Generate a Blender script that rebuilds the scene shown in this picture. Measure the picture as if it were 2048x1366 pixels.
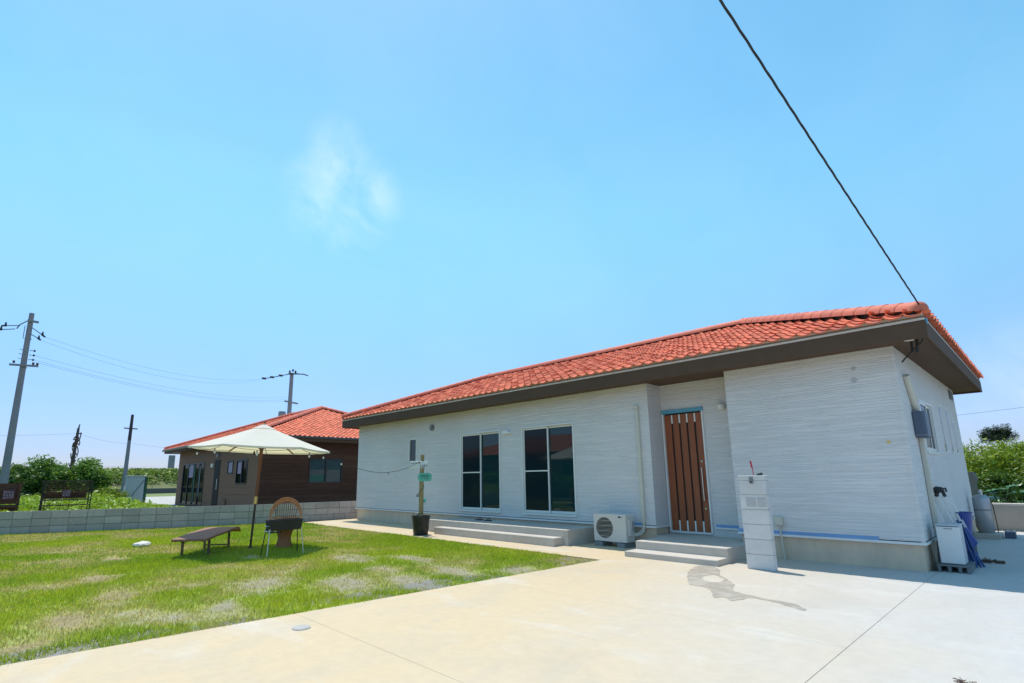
import bpy, bmesh, math, random
import numpy as np
from mathutils import Vector, Matrix
random.seed(7); RNG = np.random.default_rng(11)
for o in list(bpy.data.objects): bpy.data.objects.remove(o)
scene = bpy.context.scene
COL = scene.collection
R = math.radians

# ------------------------------------------------------------------ camera
cam = bpy.data.cameras.new('camera'); camo = bpy.data.objects.new('camera', cam); COL.objects.link(camo)
RM = ((0.69150, 0.15328, 0.70592), (0.72226, -0.12948, -0.67939), (-0.01273, 0.97966, -0.20024))
m4 = Matrix(RM).to_4x4(); m4.translation = (0, 0, 1.28)
camo.matrix_world = m4
cam.sensor_width = 36.0; cam.sensor_fit = 'HORIZONTAL'
cam.lens = 1053.8 / 2048 * 36
cam.shift_x = 27 / 2048; cam.shift_y = 57 / 2048
cam.clip_start = 0.05; cam.clip_end = 6000
scene.camera = camo
scene.render.resolution_x = 1024; scene.render.resolution_y = 683

# ------------------------------------------------------------------ sky, sun, exposure
SUN = Vector((-0.30, 0.10, 1.0)).normalized()
world = bpy.data.worlds.new('World'); scene.world = world; world.use_nodes = True
wn = world.node_tree; wn.nodes.clear()
wo = wn.nodes.new('ShaderNodeOutputWorld'); bg = wn.nodes.new('ShaderNodeBackground')
sky = wn.nodes.new('ShaderNodeTexSky'); sky.sky_type = 'NISHITA'; sky.sun_disc = False
sky.sun_elevation = math.asin(SUN.z); sky.sun_rotation = math.atan2(SUN.x, SUN.y)
sky.air_density = 1.0; sky.dust_density = 0.2; sky.ozone_density = 1.0; sky.altitude = 0
SKY_STRENGTH = 0.15
bg.inputs['Strength'].default_value = SKY_STRENGTH
hs = wn.nodes.new('ShaderNodeHueSaturation'); hs.inputs['Saturation'].default_value = 1.32; hs.inputs['Hue'].default_value = 0.483; hs.inputs['Value'].default_value = 1.0
wn.links.new(sky.outputs[0], hs.inputs['Color'])
tc = wn.nodes.new('ShaderNodeTexCoord')
# the low sky stays blue down to the sea horizon instead of bleaching out
wz = wn.nodes.new('ShaderNodeSeparateXYZ'); wn.links.new(tc.outputs['Generated'], wz.inputs[0])
we_ = wn.nodes.new('ShaderNodeMapRange'); we_.interpolation_type = 'SMOOTHSTEP'; we_.inputs['From Min'].default_value = -.02; we_.inputs['From Max'].default_value = .5
wn.links.new(wz.outputs['Z'], we_.inputs['Value'])
wt = wn.nodes.new('ShaderNodeMix'); wt.data_type = 'RGBA'; wn.links.new(we_.outputs[0], wt.inputs['Factor'])
wt.inputs['A'].default_value = (0.335, 0.405, 0.70, 1); wt.inputs['B'].default_value = (1.72, 1.27, 1.06, 1)
wm = wn.nodes.new('ShaderNodeMix'); wm.data_type = 'RGBA'; wm.blend_type = 'MULTIPLY'; wm.inputs['Factor'].default_value = 1
wn.links.new(hs.outputs[0], wm.inputs['A']); wn.links.new(wt.outputs['Result'], wm.inputs['B'])
# thin drifting cirrus
def wmath(op, a, b=None, clamp=False):
    n = wn.nodes.new('ShaderNodeMath'); n.operation = op; n.use_clamp = clamp
    for i, v in enumerate((a, b)):
        if v is None: continue
        if isinstance(v, (int, float)): n.inputs[i].default_value = v
        else: wn.links.new(v, n.inputs[i])
    return n.outputs[0]
def wisp(direction, width, soft):
    d = wn.nodes.new('ShaderNodeVectorMath'); d.operation = 'DOT_PRODUCT'
    wn.links.new(tc.outputs['Generated'], d.inputs[0]); d.inputs[1].default_value = Vector(direction).normalized()
    mr = wn.nodes.new('ShaderNodeMapRange'); mr.interpolation_type = 'SMOOTHSTEP'
    mr.inputs['From Min'].default_value = math.cos(width); mr.inputs['From Max'].default_value = math.cos(soft)
    wn.links.new(d.outputs['Value'], mr.inputs['Value'])
    return mr.outputs[0]
nz = wn.nodes.new('ShaderNodeTexNoise'); nz.inputs['Scale'].default_value = 5.0; nz.inputs['Detail'].default_value = 7; nz.inputs['Roughness'].default_value = 0.62; nz.inputs['Distortion'].default_value = 0.6
wn.links.new(tc.outputs['Generated'], nz.inputs['Vector'])
cn = wn.nodes.new('ShaderNodeMapRange'); cn.inputs['From Min'].default_value = 0.35; cn.inputs['From Max'].default_value = 0.78
wn.links.new(nz.outputs['Fac'], cn.inputs['Value'])
w1 = wisp((-0.785, 0.385, 0.475), 0.115, 0.0)
w2 = wisp((-0.015, 0.99, 0.105), 0.12, 0.0)
w3 = wisp((-0.755, 0.355, 0.55), 0.06, 0.0)
ws = wmath('ADD', wmath('ADD', w1, wmath('MULTIPLY', w2, 0.4)), wmath('ADD', wmath('MULTIPLY', w3, .35), 0.09))
cf = wmath('MULTIPLY', wmath('MULTIPLY', ws, cn.outputs[0]), 0.42, True)
mx = wn.nodes.new('ShaderNodeMix'); mx.data_type = 'RGBA'
wn.links.new(cf, mx.inputs['Factor']); wn.links.new(wm.outputs['Result'], mx.inputs['A'])
mx.inputs['B'].default_value = (5.6, 6.0, 6.4, 1)
wn.links.new(mx.outputs['Result'], bg.inputs['Color']); wn.links.new(bg.outputs[0], wo.inputs['Surface'])

sl = bpy.data.lights.new('sun', 'SUN'); sl.energy = 3.1; sl.angle = R(0.53); sl.color = (1.0, 0.955, 0.88)
so = bpy.data.objects.new('sun', sl); COL.objects.link(so); so.location = (-10, 6, 30)
so.rotation_euler = SUN.to_track_quat('Z', 'Y').to_euler()
vs = scene.view_settings
vs.view_transform = 'Standard'; vs.look = 'None'; vs.gamma = 1; vs.use_curve_mapping = False
vs.exposure = 0.52
scene.render.engine = 'CYCLES'

# ------------------------------------------------------------------ materials
MATS = {}
def mat(name, col, rough=0.7, var=0.12, scale=6.0, col2=None, scale2=1.2, amt2=0.5, bump=0.0, bscale=60.0, stretch=(1, 1, 1),
        metallic=0.0, spec=0.5, objrand=0.0, attr=None, world_space=False, coat=0.0):
    if name in MATS: return MATS[name]
    m = bpy.data.materials.new(name); m.use_nodes = True; nt = m.node_tree; N = nt.nodes; L = nt.links
    b = N['Principled BSDF']; b.inputs['Roughness'].default_value = rough; b.inputs['Metallic'].default_value = metallic
    b.inputs['Specular IOR Level'].default_value = spec
    if coat: b.inputs['Coat Weight'].default_value = coat
    if world_space: g = N.new('ShaderNodeNewGeometry'); src = g.outputs['Position']
    else: t = N.new('ShaderNodeTexCoord'); src = t.outputs['Object']
    mp = N.new('ShaderNodeMapping'); mp.inputs['Scale'].default_value = stretch; L.new(src, mp.inputs['Vector'])
    n1 = N.new('ShaderNodeTexNoise'); n1.inputs['Scale'].default_value = scale; n1.inputs['Detail'].default_value = 6; n1.inputs['Roughness'].default_value = 0.65
    L.new(mp.outputs[0], n1.inputs['Vector'])
    cur = None
    if col2 is not None:
        n2 = N.new('ShaderNodeTexNoise'); n2.inputs['Scale'].default_value = scale2; n2.inputs['Detail'].default_value = 5; n2.inputs['Roughness'].default_value = 0.6
        L.new(mp.outputs[0], n2.inputs['Vector'])
        mr2 = N.new('ShaderNodeMapRange'); mr2.inputs['From Min'].default_value = 0.38; mr2.inputs['From Max'].default_value = 0.66; mr2.inputs['To Max'].default_value = amt2
        L.new(n2.outputs['Fac'], mr2.inputs['Value'])
        mix = N.new('ShaderNodeMix'); mix.data_type = 'RGBA'; mix.inputs['A'].default_value = (*col, 1); mix.inputs['B'].default_value = (*col2, 1)
        L.new(mr2.outputs[0], mix.inputs['Factor']); cur = mix.outputs['Result']
    h = N.new('ShaderNodeHueSaturation')
    if cur is None: h.inputs['Color'].default_value = (*col, 1)
    else: L.new(cur, h.inputs['Color'])
    mr = N.new('ShaderNodeMapRange'); mr.inputs['From Min'].default_value = 0.25; mr.inputs['From Max'].default_value = 0.75
    mr.inputs['To Min'].default_value = 1 - var; mr.inputs['To Max'].default_value = 1 + var
    L.new(n1.outputs['Fac'], mr.inputs['Value']); val = mr.outputs[0]
    if objrand or attr:
        oi = N.new('ShaderNodeObjectInfo'); rv = oi.outputs['Random']
        if attr:
            at = N.new('ShaderNodeAttribute'); at.attribute_name = attr
            ad = N.new('ShaderNodeMath'); ad.operation = 'ADD'; L.new(rv, ad.inputs[0]); L.new(at.outputs['Fac'], ad.inputs[1])
            fr = N.new('ShaderNodeMath'); fr.operation = 'FRACT'; L.new(ad.outputs[0], fr.inputs[0]); rv = fr.outputs[0]
        mo = N.new('ShaderNodeMapRange'); mo.inputs['To Min'].default_value = 1 - objrand; mo.inputs['To Max'].default_value = 1 + objrand
        L.new(rv, mo.inputs['Value'])
        mm = N.new('ShaderNodeMath'); mm.operation = 'MULTIPLY'; L.new(val, mm.inputs[0]); L.new(mo.outputs[0], mm.inputs[1]); val = mm.outputs[0]
    L.new(val, h.inputs['Value']); L.new(h.outputs[0], b.inputs['Base Color'])
    if bump:
        n3 = N.new('ShaderNodeTexNoise'); n3.inputs['Scale'].default_value = bscale; n3.inputs['Detail'].default_value = 4
        L.new(mp.outputs[0], n3.inputs['Vector'])
        bu = N.new('ShaderNodeBump'); bu.inputs['Strength'].default_value = min(1, bump); bu.inputs['Distance'].default_value = 0.02
        L.new(n3.outputs['Fac'], bu.inputs['Height']); L.new(bu.outputs[0], b.inputs['Normal'])
    MATS[name] = m; return m

def leaf_mat(name, hue=1.0):
    m = bpy.data.materials.new(name); m.use_nodes = True; nt = m.node_tree; N = nt.nodes; L = nt.links; N.clear()
    out = N.new('ShaderNodeOutputMaterial'); at = N.new('ShaderNodeAttribute'); at.attribute_name = 'col'
    d = N.new('ShaderNodeBsdfDiffuse'); t = N.new('ShaderNodeBsdfTranslucent'); g = N.new('ShaderNodeBsdfGlossy'); g.inputs['Roughness'].default_value = 0.45
    L.new(at.outputs['Color'], d.inputs['Color'])
    h = N.new('ShaderNodeHueSaturation'); h.inputs['Hue'].default_value = 0.48; h.inputs['Value'].default_value = 1.3; L.new(at.outputs['Color'], h.inputs['Color']); L.new(h.outputs[0], t.inputs['Color'])
    m1 = N.new('ShaderNodeMixShader'); m1.inputs[0].default_value = 0.35; L.new(d.outputs[0], m1.inputs[1]); L.new(t.outputs[0], m1.inputs[2])
    m2 = N.new('ShaderNodeMixShader'); m2.inputs[0].default_value = 0.04; L.new(m1.outputs[0], m2.inputs[1]); L.new(g.outputs[0], m2.inputs[2])
    L.new(m2.outputs[0], out.inputs['Surface']); MATS[name] = m; return m

def siding_mat():
    m = bpy.data.materials.new('white_siding'); m.use_nodes = True; nt = m.node_tree; N = nt.nodes; L = nt.links; b = N['Principled BSDF']
    b.inputs['Roughness'].default_value = 0.75
    t = N.new('ShaderNodeNewGeometry')
    def noise(sc, stretch, det=3, dist=0.0, rough=.5):
        mp = N.new('ShaderNodeMapping'); mp.inputs['Scale'].default_value = stretch; L.new(t.outputs['Position'], mp.inputs['Vector'])
        n = N.new('ShaderNodeTexNoise'); n.inputs['Scale'].default_value = sc; n.inputs['Detail'].default_value = det; n.inputs['Distortion'].default_value = dist; n.inputs['Roughness'].default_value = rough
        L.new(mp.outputs[0], n.inputs['Vector']); return n.outputs['Fac']
    groove = noise(3.4, (0.40, 0.40, 24.0), 3, 0.2, .5)         # combed horizontal texture
    tone = noise(0.7, (1, 1, 0.6), 4)
    fine = noise(90, (1, 1, 2), 2)
    mr = N.new('ShaderNodeMapRange'); mr.inputs['From Min'].default_value = 0.36; mr.inputs['From Max'].default_value = 0.54
    L.new(groove, mr.inputs['Value'])
    mt = N.new('ShaderNodeMapRange'); mt.inputs['From Min'].default_value = 0.3; mt.inputs['From Max'].default_value = 0.7; mt.inputs['To Min'].default_value = 0.95; mt.inputs['To Max'].default_value = 1.04
    L.new(tone, mt.inputs['Value'])
    h = N.new('ShaderNodeHueSaturation'); h.inputs['Color'].default_value = (0.69, 0.67, 0.655, 1); L.new(mt.outputs[0], h.inputs['Value'])
    L.new(h.outputs[0], b.inputs['Base Color'])
    ad = N.new('ShaderNodeMath'); ad.operation = 'MULTIPLY_ADD'; L.new(fine, ad.inputs[0]); ad.inputs[1].default_value = 0.12; L.new(mr.outputs[0], ad.inputs[2])
    bu = N.new('ShaderNodeBump'); bu.inputs['Strength'].default_value = 0.62; bu.inputs['Distance'].default_value = 0.009
    L.new(ad.outputs[0], bu.inputs['Height']); L.new(bu.outputs[0], b.inputs['Normal'])
    MATS['white_siding'] = m; return m

def concrete_mat():
    m = bpy.data.materials.new('driveway_concrete'); m.use_nodes = True; nt = m.node_tree; N = nt.nodes; L = nt.links; b = N['Principled BSDF']
    g = N.new('ShaderNodeNewGeometry')
    def noise(sc, det=5, rough=.6, st=(1, 1, 1), dist=0.):
        mp = N.new('ShaderNodeMapping'); mp.inputs['Scale'].default_value = st; L.new(g.outputs['Position'], mp.inputs['Vector'])
        n = N.new('ShaderNodeTexNoise'); n.inputs['Scale'].default_value = sc; n.inputs['Detail'].default_value = det; n.inputs['Roughness'].default_value = rough; n.inputs['Distortion'].default_value = dist
        L.new(mp.outputs[0], n.inputs['Vector']); return n.outputs['Fac']
    def rng(v, a, c, lo, hi):
        r = N.new('ShaderNodeMapRange'); r.inputs['From Min'].default_value = a; r.inputs['From Max'].default_value = c; r.inputs['To Min'].default_value = lo; r.inputs['To Max'].default_value = hi
        L.new(v, r.inputs['Value']); return r.outputs[0]
    def mixc(f, A, B):
        x = N.new('ShaderNodeMix'); x.data_type = 'RGBA'
        L.new(f, x.inputs['Factor'])
        for k, v in (('A', A), ('B', B)):
            if isinstance(v, tuple): x.inputs[k].default_value = (*v, 1)
            else: L.new(v, x.inputs[k])
        return x.outputs['Result']
    sx = N.new('ShaderNodeSeparateXYZ'); L.new(g.outputs['Position'], sx.inputs[0])
    # concrete tint runs yellower towards the lawn, greyer towards the house side
    a1 = N.new('ShaderNodeMath'); a1.operation = 'MULTIPLY_ADD'; L.new(noise(0.45, 4, .6), a1.inputs[0]); a1.inputs[1].default_value = 4.0; L.new(sx.outputs['X'], a1.inputs[2])
    a2 = N.new('ShaderNodeMath'); a2.operation = 'MULTIPLY_ADD'; L.new(sx.outputs['Y'], a2.inputs[0]); a2.inputs[1].default_value = 0.35; L.new(a1.outputs[0], a2.inputs[2])
    f = rng(a2.outputs[0], -0.6, 3.6, 1.0, 0.0)
    c = mixc(f, (0.475, 0.458, 0.435), (0.555, 0.435, 0.275))
    c = mixc(rng(noise(0.9, 6, .65, (1, .6, 1), .5), 0.50, 0.72, 0, .4), c, (0.40, 0.36, 0.305))
    c = mixc(rng(noise(1.1, 7, .7, (2.2, .5, 1), .9), 0.54, 0.72, 0, .25), c, (0.37, 0.35, 0.32))
    c = mixc(rng(noise(1.7, 6, .6, (.5, 1, 1), .3), 0.54, 0.74, 0, .45), c, (0.58, 0.57, 0.55))
    h = N.new('ShaderNodeHueSaturation'); L.new(c, h.inputs['Color'])
    mm = N.new('ShaderNodeMath'); mm.operation = 'MULTIPLY'; L.new(rng(noise(160, 3), .25, .75, .94, 1.06), mm.inputs[0]); L.new(rng(noise(9, 5, .7), .25, .75, .94, 1.05), mm.inputs[1])
    L.new(mm.outputs[0], h.inputs['Value']); L.new(h.outputs[0], b.inputs['Base Color'])
    b.inputs['Roughness'].default_value = 0.75
    bu = N.new('ShaderNodeBump'); bu.inputs['Strength'].default_value = 0.25; bu.inputs['Distance'].default_value = 0.004
    L.new(noise(70, 5), bu.inputs['Height']); L.new(bu.outputs[0], b.inputs['Normal'])
    cr = N.new('ShaderNodeTexVoronoi'); cr.feature = 'DISTANCE_TO_EDGE'; cr.inputs['Scale'].default_value = .33
    wv = N.new('ShaderNodeMix'); wv.data_type = 'VECTOR'; wv.inputs['Factor'].default_value = .22; nw = N.new('ShaderNodeTexNoise'); nw.inputs['Scale'].default_value = 1.6; nw.inputs['Detail'].default_value = 6
    L.new(g.outputs['Position'], nw.inputs['Vector']); L.new(g.outputs['Position'], wv.inputs['A']); L.new(nw.outputs['Color'], wv.inputs['B']); L.new(wv.outputs['Result'], cr.inputs['Vector'])
    cc_ = rng(cr.outputs['Distance'], 0.0, .0014, .92, 1.0)                # a few hairline cracks
    m3 = N.new('ShaderNodeMath'); m3.operation = 'MULTIPLY'; L.new(mm.outputs[0], m3.inputs[0]); L.new(cc_, m3.inputs[1]); L.new(m3.outputs[0], h.inputs['Value'])
    MATS['driveway_concrete'] = m; return m

def glass_mat(name, tint=(0.006, 0.032, 0.036), ior=1.5, rough=0.015):
    m = bpy.data.materials.new(name); m.use_nodes = True; b = m.node_tree.nodes['Principled BSDF']
    b.inputs['Base Color'].default_value = (*tint, 1); b.inputs['Roughness'].default_value = rough; b.inputs['IOR'].default_value = ior
    N = m.node_tree.nodes; L = m.node_tree.links
    t = N.new('ShaderNodeTexCoord'); n = N.new('ShaderNodeTexNoise'); n.inputs['Scale'].default_value = 1.3; L.new(t.outputs['Object'], n.inputs['Vector'])
    bu = N.new('ShaderNodeBump'); bu.inputs['Strength'].default_value = 0.05; bu.inputs['Distance'].default_value = 0.02; L.new(n.outputs['Fac'], bu.inputs['Height']); L.new(bu.outputs[0], b.inputs['Normal'])
    MATS[name] = m; return m

def canopy_mat():
    m = bpy.data.materials.new('canopy_cloth'); m.use_nodes = True; N = m.node_tree.nodes; L = m.node_tree.links; N.clear()
    out = N.new('ShaderNodeOutputMaterial'); d = N.new('ShaderNodeBsdfDiffuse'); t = N.new('ShaderNodeBsdfTranslucent')
    tx = N.new('ShaderNodeTexCoord'); n = N.new('ShaderNodeTexNoise'); n.inputs['Scale'].default_value = 4; n.inputs['Detail'].default_value = 5; L.new(tx.outputs['Object'], n.inputs['Vector'])
    x = N.new('ShaderNodeMix'); x.data_type = 'RGBA'; x.inputs['A'].default_value = (0.84, 0.80, 0.73, 1); x.inputs['B'].default_value = (0.90, 0.86, 0.79, 1); L.new(n.outputs['Fac'], x.inputs['Factor'])
    L.new(x.outputs['Result'], d.inputs['Color']); t.inputs['Color'].default_value = (0.85, 0.72, 0.48, 1)
    mi = N.new('ShaderNodeMixShader'); mi.inputs[0].default_value = 0.38; L.new(d.outputs[0], mi.inputs[1]); L.new(t.outputs[0], mi.inputs[2]); L.new(mi.outputs[0], out.inputs['Surface'])
    MATS['canopy_cloth'] = m; return m

siding_mat(); concrete_mat(); canopy_mat(); leaf_mat('leaf'); leaf_mat('grass_blade')
glass_mat('window_glass'); glass_mat('screen_mesh', (0.007, 0.019, 0.024), 1.28, 0.08); glass_mat('side_glass', (0.004, 0.008, 0.012), 1.22, 0.05); MATS['side_glass'].node_tree.nodes['Principled BSDF'].inputs['Specular IOR Level'].default_value = .12; glass_mat('teal_glass', (0.004, 0.035, 0.04), 1.6)
mat('roof_tile', (0.66, 0.165, 0.09), .75, .2, 18, (0.76, 0.26, 0.16), 3, .6, .15, 90, spec=.2, objrand=.19, attr='rnd')
mat('ridge_tile', (0.66, 0.18, 0.11), .6, .1, 10, (0.47, 0.12, 0.07), 3, .5, .1, 90, spec=.25, objrand=.08)
mat('plaster', (0.66, 0.58, 0.52), .85, .08, 9, bump=.2)
mat('brown_trim', (0.105, 0.066, 0.044), .7, .08, 4, spec=.15)
mat('roof_deck', (0.05, 0.03, 0.025), .9)
mat('foundation', (0.66, 0.52, 0.38), .85, .12, 5, (0.54, 0.44, 0.34), 1.4, .8, .3, 80, stretch=(1, 1, .35))
mat('blue_tape', (0.17, 0.34, 0.60), .5, .08)
mat('sash', (0.72, 0.72, 0.69), .35, .05)
mat('white_paint', (0.74, 0.74, 0.72), .5, .05)
mat('door_wood', (0.30, 0.085, 0.03), .5, .18, 5, (0.21, 0.058, 0.02), 8, .6, stretch=(14, 14, .7))
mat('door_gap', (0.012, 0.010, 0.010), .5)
mat('door_header', (0.10, 0.33, 0.44), .4)
mat('steel', (0.62, 0.62, 0.6), .25, .06, metallic=.9)
mat('step_concrete', (0.53, 0.475, 0.41), .8, .09, 5, (0.46, 0.415, 0.36), 1.5, .6, .25, 90)
mat('block', (0.48, 0.42, 0.385), .9, .1, 12, (0.42, 0.375, 0.35), 2, .7, .5, 130, objrand=.12)
mat('mortar', (0.22, 0.21, 0.20), .95, .1)
mat('pillar_block', (0.68, 0.665, 0.65), .88, .08, 9, (0.58, 0.57, 0.56), 3, .6, .4, 120, objrand=.04)
mat('cream_plastic', (0.58, 0.55, 0.46), .45, .05, 3)
mat('ac_shell', (0.62, 0.60, 0.55), .4, .04, 3)
mat('dark_grille', (0.03, 0.03, 0.028), .6)
mat('grey_plastic', (0.20, 0.21, 0.22), .5, .06)
mat('meter_blue', (0.075, 0.10, 0.15), .45, .06)
mat('black_plastic', (0.014, 0.016, 0.018), .4, .15)
mat('black_iron', (0.013, 0.014, 0.016), .45, .2, 12)
mat('post_wood', (0.36, 0.27, 0.12), .7, .2, 6, (0.25, 0.18, 0.08), 4, .6, stretch=(8, 8, 1))
mat('soil', (0.10, 0.075, 0.05), .95, .3, 20)
mat('green_sign', (0.12, 0.46, 0.36), .5, .15); mat('sign_white', (0.72, 0.73, 0.72), .5, .04); mat('ink', (0.015, 0.016, 0.02), .6)
mat('dark_green', (0.012, 0.085, 0.06), .6); mat('logo_blue', (0.02, 0.03, 0.10), .5); mat('pale_pink', (0.55, 0.42, 0.46), .6); mat('plum', (0.12, 0.04, 0.06), .7)
mat('parasol_wood', (0.16, 0.055, 0.022), .5, .18, 8, stretch=(6, 6, 1)); mat('pole_dark', (0.055, 0.032, 0.02), .6, .15, 10); mat('brass', (0.65, 0.47, 0.16), .3, metallic=.8)
mat('lounger_weave', (0.28, 0.135, 0.085), .75, .2, 30, bump=.5, bscale=120); mat('lounger_leg', (0.16, 0.10, 0.06), .6, .2, 10)
mat('rattan', (0.50, 0.19, 0.065), .5, .2, 20); mat('rattan_dark', (0.17, 0.065, 0.026), .6, .2, 20); mat('cane_seat', (0.34, 0.21, 0.06), .65, .2, 30, bump=.4); mat('pedestal', (0.32, 0.115, 0.04), .65, .18, 15, stretch=(1, 1, 4))
mat('bulb', (0.75, 0.72, 0.66), .2, .03); mat('cord', (0.012, 0.012, 0.013), .6)
mat('h2_taupe', (0.25, 0.145, 0.098), .8, .08, 3, bump=.2, bscale=40, stretch=(1, 1, 6), spec=.15); mat('h2_plank', (0.082, 0.042, 0.027), .8, .22, 4, (0.065, 0.030, 0.020), 1.5, .7, stretch=(1, .5, 6), objrand=.14, spec=.15)
mat('h2_frame', (0.02, 0.02, 0.025), .4); mat('curtain', (0.40, 0.31, 0.42), .8, .08); mat('h2_door', (0.016, 0.014, 0.014), .6, spec=.2)
mat('gutter', (0.055, 0.05, 0.048), .4)
mat('pole_concrete', (0.30, 0.29, 0.31), .8, .1, 3, (0.25, 0.24, 0.26), 1, .6, .2, 40); mat('pole_grey', (0.26, 0.27, 0.28), .7, .1); mat('insulator', (0.03, 0.03, 0.035), .35); mat('old_wood', (0.12, 0.085, 0.065), .9, .35, 8, stretch=(4, 4, .6))
mat('rust', (0.13, 0.048, 0.022), .85, .35, 14, (0.06, 0.03, 0.02), 5, .8); mat('rust_mesh', (0.045, 0.03, 0.022), .85, .3, 20)
mat('cabinet_white', (0.60, 0.63, 0.66), .5, .06, 3); mat('cabinet_green', (0.035, 0.13, 0.08), .6, .15)
mat('trunk', (0.10, 0.075, 0.055), .9, .3, 10, bump=.4)
mat('fridge_white', (0.74, 0.74, 0.72), .4, .03); mat('fridge_side', (0.55, 0.57, 0.60), .4, .03); mat('bucket_blue', (0.010, 0.05, 0.26), .4, .1); mat('chair_blue', (0.02, 0.075, 0.22), .6, .15); mat('pallet_wood', (0.17, 0.18, 0.18), .85, .2, 8)
mat('gas_steel', (0.40, 0.41, 0.42), .38, .08, 4, (0.30, 0.25, 0.23), 2, .5, metallic=.5)
mat('asphalt', (0.11, 0.11, 0.115), .9, .1, 10, world_space=True)
mat('wall_render', (0.42, 0.36, 0.30), .85, .1, 3, bump=.2)
mat('stone_rough', (0.22, 0.20, 0.17), .95, .35, 8, bump=.9, bscale=20)
mat('stone_pale', (0.62, 0.60, 0.56), .8, .12, 10); mat('drain_lid', (0.40, 0.38, 0.35), .7, .06)
mat('wet_concrete', (0.425, 0.38, 0.32), .6, .08, 6, (0.385, 0.335, 0.275), 2, .8, world_space=True)
wm_ = MATS['wet_concrete'].node_tree; tr_ = wm_.nodes.new('ShaderNodeBsdfTransparent'); ms_ = wm_.nodes.new('ShaderNodeMixShader'); nn_ = wm_.nodes.new('ShaderNodeTexNoise'); nn_.inputs['Scale'].default_value = 3.2; nn_.inputs['Detail'].default_value = 7; nn_.inputs['Roughness'].default_value = .65
gg_ = wm_.nodes.new('ShaderNodeNewGeometry'); wm_.links.new(gg_.outputs['Position'], nn_.inputs['Vector']); rr_ = wm_.nodes.new('ShaderNodeMapRange'); rr_.inputs['From Min'].default_value = .36; rr_.inputs['From Max'].default_value = .56; rr_.inputs['To Min'].default_value = .25; rr_.inputs['To Max'].default_value = 1.0; wm_.links.new(nn_.outputs['Fac'], rr_.inputs['Value'])
wm_.links.new(rr_.outputs[0], ms_.inputs[0]); wm_.links.new(tr_.outputs[0], ms_.inputs[1]); wm_.links.new(wm_.nodes['Principled BSDF'].outputs[0], ms_.inputs[2]); wm_.links.new(ms_.outputs[0], wm_.nodes['Material Output'].inputs['Surface'])
mat('terrain', (0.085, 0.12, 0.035), .95, .3, .6, (0.15, 0.135, 0.07), .12, .8, world_space=True)
mat('lawn_strip', (0.16, 0.20, 0.06), .95, .2, 1.5, world_space=True)
mat('pale_paving', (0.42, 0.40, 0.36), .85, .08, .8, world_space=True)
mat('berm_soil', (0.17, 0.15, 0.075), .95, .25, 1.2, (0.10, 0.15, 0.04), .3, .9, world_space=True)
mat('dirt_mark', (0.47, 0.465, 0.46), .9, .2, 30)
mat('red_plastic', (0.5, 0.03, 0.04), .4); mat('debris', (0.12, 0.07, 0.045), .9, .4, 30)

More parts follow.
